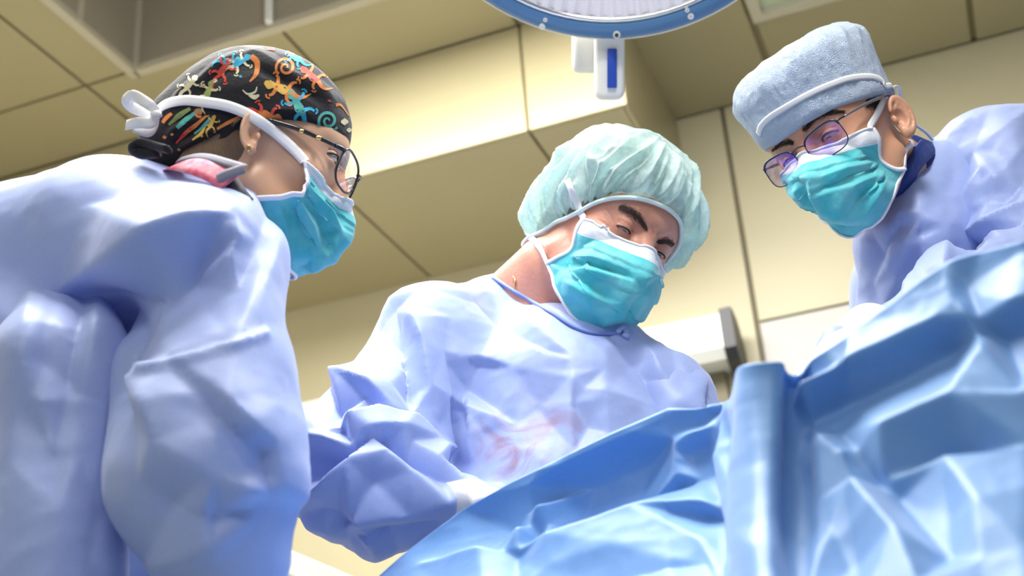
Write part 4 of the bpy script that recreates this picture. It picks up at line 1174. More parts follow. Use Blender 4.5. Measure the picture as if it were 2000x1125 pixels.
def right():
    H = head_frame((-0.0707, 1.551, 1.679), (-.601, -.285, -.747), (-.515, .853, .09), 1.0)
    skin = mat('tan_skin', (.62, .33, .21), .42, .4, sss=.12, var=.45, var_scale=16, var_col=(.60, .25, .17), bump=.1, bump_scale=200)
    nb = P(1830, 400, 1.86); chest = P(1840, 560, 1.84); belly = P(1960, 900, 1.86)
    hip = np.array([belly[0] + .03, belly[1] + .10, .93])
    shL, shR = P(1950, 330, 1.80), P(1760, 560, 1.95)
    elL, wrL = P(2090, 590, 1.60), P(1640, 700, 1.46)
    limbs = [(H.w((0, -.015, -.02)), nb, .056, .062), (nb, chest, .05, .06), (chest, belly, .06, .09), (belly, hip, .12, .15), (nb, shL, .045, .045), (nb, shR, .045, .045),
             (shL, elL, .05, .042), (elL, wrL, .040, .028), (shR, P(1760, 860, 1.92), .05, .04), (P(1760, 860, 1.92), P(1680, 950, 1.78), .04, .028)]
    for s in (-1, 1):
        kx = hip + np.array([s * .10, 0, 0]); limbs += [(kx, kx + [0, .02, -.45], .085, .055), (kx + [0, .02, -.45], kx + [0, .03, -.865], .055, .04), (kx + [0, .03, -.885], kx + [0, -.14, -.89], .04, .032)]
    o = dict(slit_z=-.003, slit_h=.0032, jaw=1.0, ear_c=(.0765, -.010, -.002), ear_out=34, ear_s=.86)
    ob = body(H, o, limbs, 'person', skin, 'surgeon at right in a pale blue cap and rectangular glasses leaning in')
    eyes(H, ob, (0.05, .80, -.58), (.05, .03, .02), o)
    bvb = bvh_of(ob)
    M_brow = mat('black_brow_hair', (.018, .013, .011), .6)
    hairs('eyebrow', H, bvb, ob, [(1567, 258), (1582, 240), (1600, 226), (1622, 219), (1645, 218)], 9, 900, .006, M_brow, .3, .00014)
    hairs('eyebrow', H, bvb, ob, [(1552, 280), (1538, 278), (1522, 284), (1508, 296)], 8, 700, .005, M_brow, .3, .00014)
    hairs('sideburn', H, bvb, ob, [(1690, 197), (1702, 202), (1712, 200), (1720, 194)], 16, 1200, .006, M_brow, .3, .00016)
    # cap
    M_c = mat('pale_blue_crinkled_cap', (.62, .75, .95), .55, .3, sheen=.3, bump=.6, bump_scale=110, bump_kind='crinkle', trans=.12)
    rim = rim_fn(H, bvb, [(1502, 296), (1520, 282), (1548, 262), (1580, 240), (1620, 218), (1660, 202), (1700, 192), (1722, 190)],
                 [(-.076, -.02, .036), (-.066, -.055, .010), (0, -.098, -.01), (.066, -.055, .010), (.078, -.02, .036), (.074, .02, .046), (.062, .055, .056)])
    def bf(X, Y, Z):
        pl = Z - rim(X, Y)
        rr = 1.0 + .10 * np.clip((Z - .04) / .08, -.5, 1)
        q = np.sqrt((X / (.0845 * rr)) ** 2 + ((Y + .004) / (.1065 * rr)) ** 2)
        side = (q - 1) * .09
        topd = Z - (.150 - .22 * (X ** 2 + (Y + .004) ** 2) / .1 * .5) 
        d = smax(side, topd, .034)
        return smax(d, -pl * .8, .004)
    def post(V, Q):
        pl = V[:, 2] - rim(V[:, 0], V[:, 1]); N_ = vnormals(V, Q); a = np.arctan2(V[:, 0], V[:, 1])
        D = .0026 * ridged(V * 17 + 4) + .0012 * vnoise(V * 40) + .0007 * ridged(V * np.array([130, 130, 70.0]))
        D += .0018 * (1 - 2 * np.abs(np.sin(a * 7 + 2 * vnoise(V * 12)))) * np.exp(-((V[:, 2] - .125) / .022) ** 2)
        return V + N_ * (D * np.clip(pl / .01, 0, 1))[:, None]
    cap = shell_cap('surgeon_cap', H, bf, M_c, ob, ((-.12, -.14, -.04), (.12, .14, .18)), .0019, post, 1)
    bvc = bvh_of(ob, cap)
    # white band round the cap
    pts, nn = [], []
    for q in [(1482, 262), (1487, 246), (1505, 228), (1540, 206), (1580, 184), (1620, 166), (1660, 153), (1700, 150), (1722, 158), (1728, 168)]:
        p_, n_ = hit(bvc, q[0], q[1], .001)
        if p_ is not None: pts.append(p_); nn.append(n_)
    nn = np.array(nn)
    for _ in range(3): nn[1:-1] = (nn[:-2] + nn[1:-1] * 2 + nn[2:]) / 4
    lastp = H.l(pts[-1]); firstp = H.l(pts[0])
    back = [H.w((-.088, -.04, lastp[2] - .004)), H.w((-.05, -.09, lastp[2] - .01)), H.w((0, -.108, lastp[2] - .012)), H.w((.05, -.09, lastp[2] - .01)), H.w((.088, -.04, lastp[2] - .004)), H.w((.085, .03, firstp[2] - .005))]
    A, Bn = wrap(bvh_of(cap), back, .001)
    ribbon('cap_band', np.concatenate([pts, A, pts[:1]]), np.concatenate([nn, Bn, nn[:1]]), .0078, M_strap, cap, 6, .0004)
    # mask
    mk, inf = mask(H, ob, MASKS, px_adj(H, {(0, 0): (1694, 259), (0, 1): (1706, 296), (0, 2): (1716, 322), (0, 3): (1735, 336), (0, 4): (1758, 330),
        (1, 4): (1745, 375), (2, 4): (1722, 425), (3, 4): (1692, 446), (4, 4): (1655, 436), (5, 4): (1612, 410), (6, 4): (1590, 380), (4, 3): (1596, 418), (4, 2): (1562, 392), (4, 1): (1548, 355), (5, 1): (1534, 352), (5, 2): (1545, 378), (5, 3): (1570, 396), (1, 0): (1665, 268), (2, 0): (1620, 283), (3, 0): (1578, 300), (4, 0): (1548, 318), (5, 0): (1530, 338),
        (1, 1): (1672, 308), (2, 1): (1630, 322), (3, 1): (1580, 338), (1, 2): (1690, 345), (2, 2): (1645, 362), (3, 2): (1590, 378), (1, 3): (1720, 372), (2, 3): (1688, 408), (3, 3): (1640, 430)}), .0045, 11, [
        (-5, 0, 0, [(1702, 330), (1660, 345), (1612, 365)]), (3, 0, 0, [(1704, 318), (1655, 330), (1600, 348)]), (2.5, 0, 0, [(1710, 345), (1670, 362), (1630, 372)]),
        (-5, 0, 0, [(1715, 352), (1690, 375), (1668, 400)]), (3, 0, 0, [(1730, 352), (1710, 385), (1690, 420)]), (4, 0, 0, [(1580, 320), (1584, 350), (1588, 385), (1600, 415)]), (-4, 0, 0, [(1570, 360), (1572, 390), (1590, 410)]),
        (2.5, 0, 0, [(1545, 345), (1555, 375), (1570, 400)]), (2.5, 0, 0, [(1650, 385), (1640, 410), (1650, 435)])])
    # straps
    def px_strap(q, w, tail=None):
        pts, nn = [], []
        for x, y in q:
            p_, n_ = hit(bvc, x, y, .002)
            if p_ is not None: pts.append(p_); nn.append(n_)
        if tail is not None: pts += [np.array(t) for t in tail]; nn += [nn[-1]] * len(tail)
        return pts, nn
    pts, nn = px_strap([(1697, 250), (1708, 228), (1719, 205), (1727, 186)], .009)
    ribbon('strap', [inf['top_L']] + pts, [nn[0]] + nn, [.004, .009, .010, .009], M_strap, mk, 6)
    sp = [inf['bot_L'], H.w((-.078, -.02, -.045)), H.w((-.066, -.06, -.035)), H.w((0, -.09, -.02))]
    A, Bn = wrap(bvb, sp, .002); A[0] = inf['bot_L']
    ribbon('strap', A, Bn, .007, M_strap, mk, 6)
    d0 = (H.w((-.06, -.08, .03)) - CAM) @ CF
    tube('strap_loop', [P(1728, 190, d0 - .03), P(1742, 172, d0), P(1754, 170, d0 + .01), P(1758, 185, d0 + .02), P(1762, 205, d0 + .03)], .0028, M_strap, mk, 6, 6, flat=.5)
    tube('strap_loop', [P(1768, 224, d0 + .01), P(1776, 226, d0 + .02), P(1780, 234, d0 + .02), P(1772, 240, d0 + .01)], .0018, M_strap, mk, 6, 6)
    tube('strap_tail', [P(1770, 236, d0 + .02), P(1790, 246, d0 + .03), P(1810, 260, d0 + .04), P(1822, 274, d0 + .05)], .0026, M_strap, mk, 6, 6, flat=.5)
    # glasses
    LM_ = lens_mat('purple_coated_lens', (.95, .91, .97), (.52, .24, 1.0), .32)
    glasses(H, ob, 'eyeglasses', .052, .038, .0165, .1135, M_frame_blue, LM_, .0007, True, .16, (.081, .002, .030), .55, .018, mat('grey_temple', (.25, .25, .28), .3, .5, metal=.6), [.0013, .0022, .0022])
    # navy collar under the gown
    M_navy = mat('navy_collar', (.012, .035, .20), .5, .4, bump=.2, bump_scale=120)
    col = cloth('scrub_collar', [(H.w((0, -.02, -.02)) * .52 + nb * .48, .066, nb, .080, 'w'), (P(1738, 418, 1.775), .034, nb, .07, 'w')], (1640, 1850, 250, 520, 1.66, 2.0), M_navy, ob, .03, .004)
    pts, nn = [], []
    for q in [(1806, 292), (1790, 306), (1776, 326), (1768, 350), (1757, 384), (1738, 418), (1712, 446), (1690, 462)]:
        p_, n_ = hit(bvb, q[0], q[1], .005)
        if p_ is not None and (p_ - CAM) @ CF < 1.95: pts.append(p_); nn.append(n_)
    if len(pts) > 3: ribbon('collar_stand', pts, nn, .026, M_navy, col, 6, .002)
    pts = [P(1772, 300, 1.80), P(1788, 287, 1.83), P(1803, 283, 1.88), P(1810, 300, 1.93)]
    tube('collar_edge', pts, .007, mat('black_collar_edge', (.01, .01, .015), .6), col, 8, 6)
    # gown
    low = np.array([hip[0], hip[1], .42])
    tp = [((1900, 480, 1.90), 170, (1960, 820, 1.92), 230), ((1930, 345, 1.86), 120, (1990, 420, 1.95), 170), ((1770, 560, 1.90), 75, (1860, 760, 1.88), 150), ((1890, 350, 1.82), 90, (1800, 495, 1.76), 104), ((1800, 495, 1.76), 104, (1800, 760, 1.76), 130), ((1842, 372, 1.78), 64, (1792, 480, 1.73), 84), (belly, .18, low, .21, 'w')]
    S_t = [(8, 16, 30, [(1800, 300), (1780, 360), (1762, 420)]), (8, 20, 26, [(1770, 400), (1745, 450), (1735, 520)]), (-7, 20, 20, [(1760, 440), (1720, 500), (1700, 560)]),
           (7, 20, 20, [(1800, 420), (1770, 480), (1755, 540)]), (-8, 16, 16, [(1782, 436), (1795, 452), (1800, 466)])]
    gown = cloth('surgical_gown', tp, (1640, 2040, 180, 760, 1.6, 2.1), M_gown, ob, .05, .005, None, sculpt=lambda V, Q: crease(V, Q, S_t, 21, 55, 3.2, gain=1.5, sm=0), clipz=.40)
    sl = [((1945, 335, 1.80), 132, (2085, 560, 1.62), 120), ((2085, 560, 1.62), 118, (1880, 600, 1.55), 92), ((1880, 600, 1.55), 90, (1650, 690, 1.47), 46)]
    S_s = [(12, 30, 30, [(2000, 395), (1930, 440), (1860, 480), (1800, 520)], (.1, .3)), (-10, 26, 26, [(2000, 430), (1930, 470), (1870, 500)]), (9, 24, 24, [(2000, 450), (1950, 470), (1900, 500)]),
           (8, 24, 24, [(1920, 330), (1880, 400), (1830, 450)]), (-8, 24, 24, [(1900, 290), (1860, 360), (1810, 430)]),
           (5, 20, 24, [(1990, 300), (1950, 350), (1930, 400)]), (10, 18, 24, [(1780, 525), (1700, 575), (1640, 625), (1600, 670)], (.2, .1)), (-7, 16, 20, [(1800, 540), (1720, 590), (1660, 640)])]
    cloth('sleeve', sl, (1580, 2040, 190, 760, 1.36, 1.96), M_gown, gown, .05, .0042, sculpt=lambda V, Q: crease(V, Q, S_s, 33, 52, 3.4, gain=1.5, sm=0))
    cloth('sleeve', [(shR, .075, P(1760, 860, 1.92), .075, 'w'), (P(1760, 860, 1.92), .075, P(1685, 945, 1.79), .04, 'w')], (1600, 1900, 540, 900, 1.6, 2.0), M_gown, gown, .04, .01)
    glove(P(1640, 700, 1.47), P(1570, 760, 1.42), P(1600, 690, 1.40), ob, 'surgical_glove')
    glove(P(1680, 950, 1.78), P(1640, 980, 1.70), P(1680, 920, 1.70), ob, 'surgical_glove')
    return ob
person_R = right()
# ------------------------------------------------------------------ left surgeon
def left():
    H = head_frame((0, 0, 0), (.948, -.29, .11), (.225, .91, .34), 0.975)
    anchor(H, (.078, -.005, 0), 495, 272, 1.455)
    skin = mat('warm_skin', (.68, .42, .28), .42, .4, sss=.12, var=.4, var_scale=14, var_col=(.64, .33, .22), bump=.08, bump_scale=200)
    nb = P(395, 420, 1.50); chest = P(250, 600, 1.50); belly = P(60, 1000, 1.45)
    hip = np.array([belly[0] - .08, belly[1] + .02, .93])
    shR, shL = P(360, 600, 1.46), P(360, 500, 1.68)
    elR, wrR = P(400, 940, 1.22), P(500, 1330, 1.13)
    elL, wrL = P(370, 880, 1.66), P(500, 1230, 1.60)
    limbs = [(H.w((0, -.015, -.02)), nb, .048, .055), (nb, chest, .05, .06), (chest, belly, .06, .09), (belly, hip, .12, .15), (nb, shR, .035, .035), (nb, shL, .04, .045),
             (shR, elR, .036, .036), (elR, wrR, .036, .025), (shL, elL, .046, .038), (elL, wrL, .036, .025)]
    for s in (-1, 1):
        kx = hip + np.array([0, s * .10, 0]); limbs += [(kx, kx + [.02, 0, -.45], .085, .055), (kx + [.02, 0, -.45], kx + [0, 0, -.865], .055, .04), (kx + [0, 0, -.885], kx + [.14, 0, -.89], .04, .032)]
    o = dict(slit_z=.000, slit_h=.0054, slit_w=.0150, slit_dx=.0025, slit_y=.070, jaw=.96, ear_c=(.0765, -.008, .006), ear_out=20, ear_s=.74, nose=.007)
    ob = body(H, o, limbs, 'person', skin, 'surgeon at left in a black gecko-print cap and glasses seen from the side')
    eyes(H, ob, (0.1, .90, -.40), (.05, .035, .025), o)
    bvb = bvh_of(ob)
    # nape hair
    M_h = mat('brown_hair', (.26, .17, .10), .55, .4, bump=.6, bump_scale=150, bump_kind='wave')
    def hs(X, Y, Z):
        d = ell(X, Y, Z, (0, -.014, .04), (.0775, .098, .085))
        d = smin(d, ell(X, Y, Z, (0, -.05, -.025), (.060, .05, .045)), .02)
        return smax(d, .55 * (Y + .022) + .15 * (Z - .03) - .0, .008)
    shell_cap('hair', H, hs, M_h, ob, ((-.1, -.13, -.08), (.1, .11, .14)), .003)
    # cap
    M_c = mat('black_cotton', (.012, .012, .016), .75, .25, sheen=.15, bump=.25, bump_scale=260)
    rim = rim_fn(H, bvb, [(470, 245), (500, 236), (540, 232), (570, 234), (600, 238), (640, 252), (675, 270)],
                 [(0.03, .092, .056), (0, .096, .058), (-.03, .09, .056), (-.066, .05, .046), (-.076, .0, .03), (-.07, -.05, -.005), (-.04, -.085, -.045), (0, -.1, -.052), (.04, -.085, -.045), (.066, -.05, -.026), (.074, -.026, .010)])
    def bf(X, Y, Z):
        pl = Z - rim(X, Y)
        d = ell(X, Y, Z, (0, -.010, .058), (.0865, .107, .090))
        d = smin(d, ell(X, Y, Z, (0, -.082, .006), (.060, .060, .060)), .04)
        return smax(d, -pl * .8, .004)
    def post(V, Q):
        W = H.w(V)
        st = [(5, 16, 22, [(470, 105), (510, 110), (560, 140), (620, 170), (670, 215)], (.1, .2)), (-4, 14, 14, [(480, 125), (540, 150), (600, 180), (650, 215)]),
              (5, 12, 16, [(370, 190), (390, 160), (430, 125), (480, 105)]), (-4, 12, 12, [(385, 195), (410, 160), (450, 130)]),
              (4, 10, 10, [(330, 215), (350, 185), (390, 150)]),
              (-4, 9, 9, [(330, 285), (370, 262), (410, 240)]), (4, 8, 8, [(340, 296), (380, 275), (425, 246)]), (-4, 8, 8, [(350, 304), (395, 283), (440, 254)]), (4, 8, 8, [(320, 270), (355, 245), (395, 228)]),
              (-3.5, 8, 8, [(315, 255), (350, 232), (385, 220)]), (3, 9, 9, [(520, 215), (570, 215), (620, 225)])]
        W = folds(W, Q, st, .0012, 22, (1, 1, 1), 3.0, 1.0, 1)
        return H.l(W)
    cap = shell_cap('printed_cap', H, bf, M_c, ob, ((-.11, -.16, -.07), (.11, .13, .17)), .0021, post, 2)
    bvk = bvh_of(cap); bvc = bvh_of(ob, cap)
    geckos(H, cap, bvk)
    # bow-knot of the cap under the mask ties
    tube('cap_tie', [P(330, 292, 1.40), P(300, 286, 1.42), P(276, 283, 1.43), P(262, 292, 1.43), P(276, 300, 1.43), P(310, 300, 1.42)], [.006, .008, .009, .008, .008, .006], M_c, cap, 8, 6, flat=.6)
    # scarf-like gathered ends
    # mask
    mk, inf = mask(H, ob, MASKS, px_adj(H, {(6, 0): (594, 318), (6, 1): (601, 345), (6, 2): (597, 368), (6, 3): (575, 381), (6, 4): (490, 388),
        (5, 4): (515, 440), (4, 4): (545, 495), (3, 4): (572, 533), (5, 0): (628, 352), (4, 0): (655, 380), (3, 0): (689, 400),
        (5, 1): (622, 378), (4, 1): (652, 405), (3, 1): (688, 440), (5, 2): (602, 405), (4, 2): (638, 440), (3, 2): (676, 480), (5, 3): (560, 425), (4, 3): (595, 470), (3, 3): (630, 520)}), .0045, 23, [
        (-6, 0, 0, [(568, 392), (580, 440), (586, 500), (588, 525)]), (3, 0, 0, [(545, 395), (560, 450), (572, 510)]), (3.5, 0, 0, [(585, 392), (610, 440), (622, 490)]),
        (-6, 0, 0, [(602, 384), (625, 420), (640, 455), (648, 480)]), (3.5, 0, 0, [(612, 376), (645, 412), (665, 450)]), (-4, 0, 0, [(625, 378), (655, 410), (672, 440)]), (2, 0, 0, [(600, 450), (610, 490), (606, 525)]), (2, 0, 0, [(655, 470), (640, 500), (620, 522)])])
    pts, nn = [], []
    for q in [(592, 314), (578, 298), (560, 280), (535, 258), (505, 237), (475, 219), (440, 207), (400, 201), (365, 198), (335, 202), (318, 212), (308, 226)]:
        p_, n_ = hit(bvc, q[0], q[1], .0025)
        if p_ is not None: pts.append(p_); nn.append(n_)
    nn = np.array(nn)
    for _ in range(4): nn[1:-1] = (nn[:-2] + 2 * nn[1:-1] + nn[2:]) / 4
    ribbon('strap', np.concatenate([[inf['top_R']], pts]), np.concatenate([nn[:1], nn]), [.011, .012, .012, .011], M_strap, mk, 5, .0012)
    # bow at the back of the head
    d0 = 1.44; vn = -CF
    def bow(name, q, w):
        pp = [P(x, y, d) for x, y, d in q]
        ribbon(name, pp, [vn + .25 * CU * (1 if i % 2 else -1) for i in range(len(pp))], w, M_strap, mk, 6, .0009)
    bow('bow_loop', [(310, 222, d0), (292, 205, d0 - .01), (262, 188, d0), (248, 196, d0 + .01), (262, 212, d0 + .015), (300, 228, d0 + .01)], [.008, .012, .013, .013, .012, .008])
    bow('bow_tail', [(306, 224, d0 - .01), (296, 240, d0 - .012), (270, 240, d0 - .01), (246, 244, d0)], [.008, .012, .012, .011])
    bow('bow_tail', [(306, 226, d0), (300, 246, d0), (288, 258, d0), (262, 250, d0)], [.006, .010, .011, .009])
    tube('bow_knot', [P(303, 218, d0 - .012), P(307, 230, d0 - .012)], .006, M_strap, mk, 8)
    # lower strap end at the mask corner
    A, Bn = wrap(bvb, [inf['bot_R'], H.w((.07, -.03, -.07)), H.w((.05, -.06, -.07))], .002); A[0] = inf['bot_R']
    ribbon('strap', A, Bn, .009, M_strap, mk, 6)
    # glasses
    LM_ = lens_mat('clear_lens', (.95, .93, .96), (.9, .85, 1.0), .06)
    eg = glasses(H, ob, 'eyeglasses', .052, .044, .014, .1230, M_frame_dark, LM_, .0014, False, .46, (.079, .0, .028), .35, .018)
    gp = H.w(np.array([(.0745, .066, .0268), (.0755, .060, .0268)])); gq = H.w(np.array([(.0775, .045, .0270), (.0782, .040, .0271)]))
    tube('temple_accent', gp + CB[:, 1] * 0, .0030, M_gold, eg, 8); tube('temple_accent', gq, .0030, M_gold, eg, 8)
    # earring
    e_, n_ = hit(bvc, 485, 290, .001)
    if e_ is not None: tube('earring', [e_ + .003 * (cos(a) * CR * .6 + sin(a) * CU) for a in np.linspace(0, 2 * pi, 14, endpoint=False)], .0011, M_gold, ob, 6, 0, True)
    # scrub collar: pink print with grey edging
    M_pink = mat('pink_print_scrub', (.78, .10, .20), .6, .3, var=.8, var_scale=70, var_col=(.85, .45, .50))
    M_grey = mat('grey_collar_trim', (.22, .22, .28), .6, .3)
    nn = -CF + .5 * CU + .2 * CR
    def band(q, w, name, m, par):
        pp = [P(*t) for t in q]; return ribbon(name, pp, [nn] * len(pp), w, m, par, 6, .0012)
    col = band([(330, 330, 1.46), (352, 320, 1.40), (385, 324, 1.365), (422, 338, 1.345), (450, 356, 1.335)], .026, 'scrub_collar', M_pink, ob)
    band([(350, 312, 1.43), (378, 306, 1.395), (408, 308, 1.37), (442, 318, 1.35), (478, 329, 1.335)], .010, 'collar_trim', M_grey, col)
    band([(424, 350, 1.336), (440, 342, 1.334), (456, 336, 1.332), (478, 329, 1.330)], .011, 'collar_point', M_grey, col)
    band([(438, 344, 1.345), (452, 362, 1.34), (464, 380, 1.335), (480, 400, 1.335)], .020, 'collar_trim', mat('dark_collar_trim', (.03, .035, .06), .6), col)
    # gown
    low = np.array([hip[0], hip[1], .42])
    tp = [((250, 468, 1.50), 140, (398, 502, 1.45), 146), ((375, 530, 1.37), 150, (200, 485, 1.47), 152), ((200, 485, 1.47), 152, (60, 570, 1.53), 200), ((60, 570, 1.53), 200, (-90, 720, 1.57), 250), ((60, 700, 1.42), 150, (40, 1250, 1.34), 160),
          ((-60, 740, 1.53), 260, (-80, 1250, 1.45), 300), ((240, 600, 1.50), 150, (220, 1230, 1.44), 160), ((300, 480, 1.55), 130, (400, 560, 1.64), 110), (belly, .2, low, .22, 'w')]
    S_t = [(8, 60, 14, [(190, 540), (196, 640), (206, 800), (222, 1000), (230, 1130)][::-1], (.02, .1)),
           (-8, 14, 14, [(178, 520), (165, 620), (140, 740), (108, 900)]), (6, 14, 14, [(192, 530), (172, 660), (150, 780)]),
           (7, 26, 30, [(60, 560), (50, 700), (20, 900)]), (-6, 26, 26, [(100, 560), (80, 700), (60, 820)]),
           (6, 30, 30, [(0, 470), (90, 400), (180, 350)]), (-5, 24, 24, [(10, 520), (110, 440), (220, 370)]), (5, 24, 24, [(120, 480), (200, 420), (290, 360)]),
           (6, 30, 30, [(150, 900), (110, 1000), (40, 1080)]), (5, 30, 30, [(190, 1000), (120, 1040), (20, 1040)]), (4, 10, 14, [(0, 772), (80, 785), (160, 775)])]
    sl = [((386, 545, 1.35), 160, (400, 760, 1.26), 158), ((400, 760, 1.26), 158, (400, 930, 1.20), 172), ((400, 930, 1.20), 170, (490, 1290, 1.14), 60)]
    S_s = [(18, 60, 44, [(225, 505), (300, 470), (375, 445), (446, 428)], (.1, .12)), (-26, 36, 60, [(205, 590), (260, 562), (320, 545), (390, 508), (440, 478)], (.05, .15)),
           (9, 22, 22, [(420, 440), (455, 470), (440, 500)]), 
           (-22, 20, 50, [(200, 600), (212, 680), (222, 740), (240, 800)], (.05, .1)), (10, 40, 40, [(250, 740), (280, 800), (300, 870)]),
           (-6, 16, 22, [(388, 760), (420, 800), (450, 836), (500, 868), (520, 910), (530, 980)], (.15, .1)), (9, 24, 16, [(404, 752), (440, 800), (480, 840), (530, 870)]),
           (12, 50, 50, [(420, 930), (480, 960), (540, 950)]), (-10, 50, 50, [(260, 940), (330, 985), (420, 1010)]), (9, 40, 40, [(400, 1000), (410, 1060), (430, 1110)]),
           (8, 30, 30, [(540, 480), (500, 560), (470, 640)]), (-5, 30, 30, [(505, 470), (470, 560), (440, 640)])]
    gown = cloth('surgical_gown', tp + sl, (-20, 600, 280, 1125, 1.02, 1.75), M_gown, ob, .05, .0052, None, sculpt=lambda V, Q: crease(V, Q, S_s, 41, 120, 1.3, gain=1.45, micro=.5, fine=[(4.5, 7, 16, [(258, 716), (320, 708), (375, 694), (450, 672), (528, 646)], (.02, .02)), (-3.5, 10, 10, [(388, 760), (420, 800), (450, 836), (500, 868), (520, 910), (530, 980)]), (3, 10, 14, [(0, 772), (80, 785), (170, 775)])]), clipz=.40)
    cloth('back_panel', [((112, 730, 1.31), 106, (86, 1250, 1.17), 142), ((130, 600, 1.45), 96, (112, 730, 1.31), 106), ((0, 710, 1.46), 150, (-40, 1250, 1.26), 190)], (-20, 300, 420, 1125, 1.05, 1.6), M_gown, gown, .05, .0045,
          sculpt=lambda V, Q: crease(V, Q, S_t, 44, 110, 1.2, gain=1.3, micro=.5))
    cloth('sleeve', [(shL, .08, elL, .085, 'w'), (elL, .085, P(495, 1215, 1.605), .045, 'w')], (400, 600, 500, 900, 1.5, 1.8), M_gown, gown, .04, .012)
    glove(P(500, 1330, 1.13), P(560, 1390, 1.10), P(540, 1300, 1.08), ob, 'surgical_glove')
    glove(P(500, 1230, 1.60), P(560, 1270, 1.55), P(540, 1200, 1.55), ob, 'surgical_glove')
    return ob

# printed animals and spirals on the black cap, laid flat on the cloth
def geckos(H, cap, bv):
    cols = {'o': (.62, .20, .05), 'r': (.56, .06, .04), 'y': (.58, .36, .07), 'b': (.04, .33, .50), 't': (.08, .36, .32), 'c': (.60, .55, .36), 'g': (.24, .30, .10)}
    mats_ = {k: mat('cap_print_' + n_, cols[k], .7, .2, var=.6, var_scale=160, var_col=tuple(min(1, c * 1.3 + .05) for c in cols[k])) for k, n_ in zip('orybtcg', ['orange', 'red', 'yellow', 'blue', 'teal', 'cream', 'green'])}
    buf = {k: ([], []) for k in cols}
    def strip(pts, w, col, sub=6):
        pts = catmull(np.array(pts, float), sub); n = len(pts); w = np.interp(np.linspace(0, 1, n), np.linspace(0, 1, len(w)), w)
        T = np.gradient(pts, axis=0); T /= np.linalg.norm(T, axis=1)[:, None] + 1e-9
        V, Fs = buf[col]; prev = None
        for i in range(n):
            row = []
            for s in (-1, 0, 1):
                q = pts[i] + s * w[i] * np.array([-T[i][1], T[i][0]]); p_, n_ = hit(bv, q[0], q[1], .0007)
                row.append(None if p_ is None else p_)
            if any(r is None for r in row): prev = None; continue
            b = len(V); V += row
            if prev is not None and np.linalg.norm(np.array(V[prev]) - row[0]) < .02:
                Fs += [(prev, prev + 1, b + 1, b), (prev + 1, prev + 2, b + 2, b + 1)]
            prev = b
    def dot(x, y, r, col):
        strip([(x - r, y), (x, y), (x + r, y)], [r * .3, r, r * .3], col, 4)
    def gecko(x, y, ang, s, c1, c2):
        s = s * 1.32
        ca, sa = cos(ang), sin(ang)
        T = lambda u, v: (x + s * (u * ca - v * sa), y + s * (u * sa + v * ca))
        strip([T(-20, 0), T(-14, 1), T(-8, 0), T(4, 1), T(14, 0)], [2 * s, 5.6 * s, 3.2 * s, 5.6 * s, 3 * s], c1)
        strip([T(13, 0), T(22, 3), T(30, 1), T(36, -6)], [3 * s, 2.4 * s, 1.6 * s, .5 * s], c2)
        for (u, v, du, dv) in ((-5, 3, -5, 10), (-5, -3, -5, -10), (9, 3, 7, 10), (9, -3, 7, -10)):
            strip([T(u, v), T(u + du * .3, v + dv * .7), T(u + du, v + dv)], [2.2 * s, 1.9 * s, 1.4 * s], c2)
            for k in range(4):
                a = atan2(dv, du) + (k - 1.5) * .6; dot(*T(u + du + 3.4 * cos(a), v + dv + 3.4 * sin(a)), 1.3 * s, c2)
    def spiral(x, y, r, col, turns=1.9, a0=0, tail=None):
        pts = [(x + r * (1 - t) ** .9 * cos(a0 + turns * 2 * pi * t), y + r * (1 - t) ** .9 * sin(a0 + turns * 2 * pi * t)) for t in np.linspace(0, .95, 26)]
        if tail: pts = [tail] + pts
        strip(pts, [2.2, 3.0, 2.2, 1.2], col, 3)
    gecko(548, 172, .35, 1.25, 'y', 'o'); gecko(582, 205, 1.05, 1.25, 't', 'b'); spiral(640, 236, 22, 't', 2.0, .6)
    gecko(522, 226, 3.4, 1.1, 'o', 'r'); spiral(558, 132, 20, 'o', 1.8, 2.4); gecko(608, 148, .7, 1.0, 'r', 'o')
    gecko(438, 135, 2.2, .95, 'r', 'r'); gecko(408, 180, 1.9, .9, 'g', 'c'); gecko(470, 122, 2.6, .9, 'b', 'c')
    strip([(490, 110), (502, 122), (500, 145), (488, 160)], [5, 6, 4, 1.5], 'o'); strip([(474, 176), (484, 184), (498, 180), (502, 170)], [1, 2, 2, 1], 'c'); strip([(486, 186), (497, 190), (506, 186)], [2, 5, 2], 'c')
    gecko(450, 120, 3.0, .8, 'b', 'b'); gecko(372, 165, 2.3, .8, 'c', 'c'); gecko(575, 112, .5, .8, 'b', 'b'); strip([(520, 96), (545, 98), (575, 108)], [2, 4, 2], 'r')
    strip([(655, 205), (664, 205), (672, 214), (680, 226)], [3.5, 2, 1.2, 1], 'o'); dot(672, 238, 7, 'c'); dot(681, 254, 5, 'c'); strip([(640, 196), (643, 197), (646, 199)], [2, 2, 1], 'r')
    strip([(346, 250), (366, 232), (392, 214)], [3, 5, 3], 't'); strip([(360, 262), (380, 246), (404, 226)], [2, 4, 2], 'o'); spiral(389, 220, 9, 'o', 1.4, 1)
    strip([(330, 244), (350, 226), (372, 212)], [3, 5, 3], 'g'); strip([(380, 262), (398, 246), (412, 230)], [2, 4, 2], 't'); strip([(344, 280), (360, 262), (376, 246)], [2, 4, 2], 'r')
    gecko(414, 240, 2.0, .6, 'y', 'y'); strip([(376, 274), (394, 260), (402, 246)], [1.5, 3, 1.5], 'y'); strip([(318, 240), (326, 230), (336, 222)], [3, 4, 3], 'o')
    strip([(424, 252), (445, 240), (468, 230), (484, 229)], [2.5, 3.5, 3.5, 2], 'o'); dot(394, 265, 3, 'y'); dot(322, 268, 4, 'o'); dot(336, 262, 3, 'y'); dot(330, 286, 3, 'b'); dot(350, 292, 3, 'g')
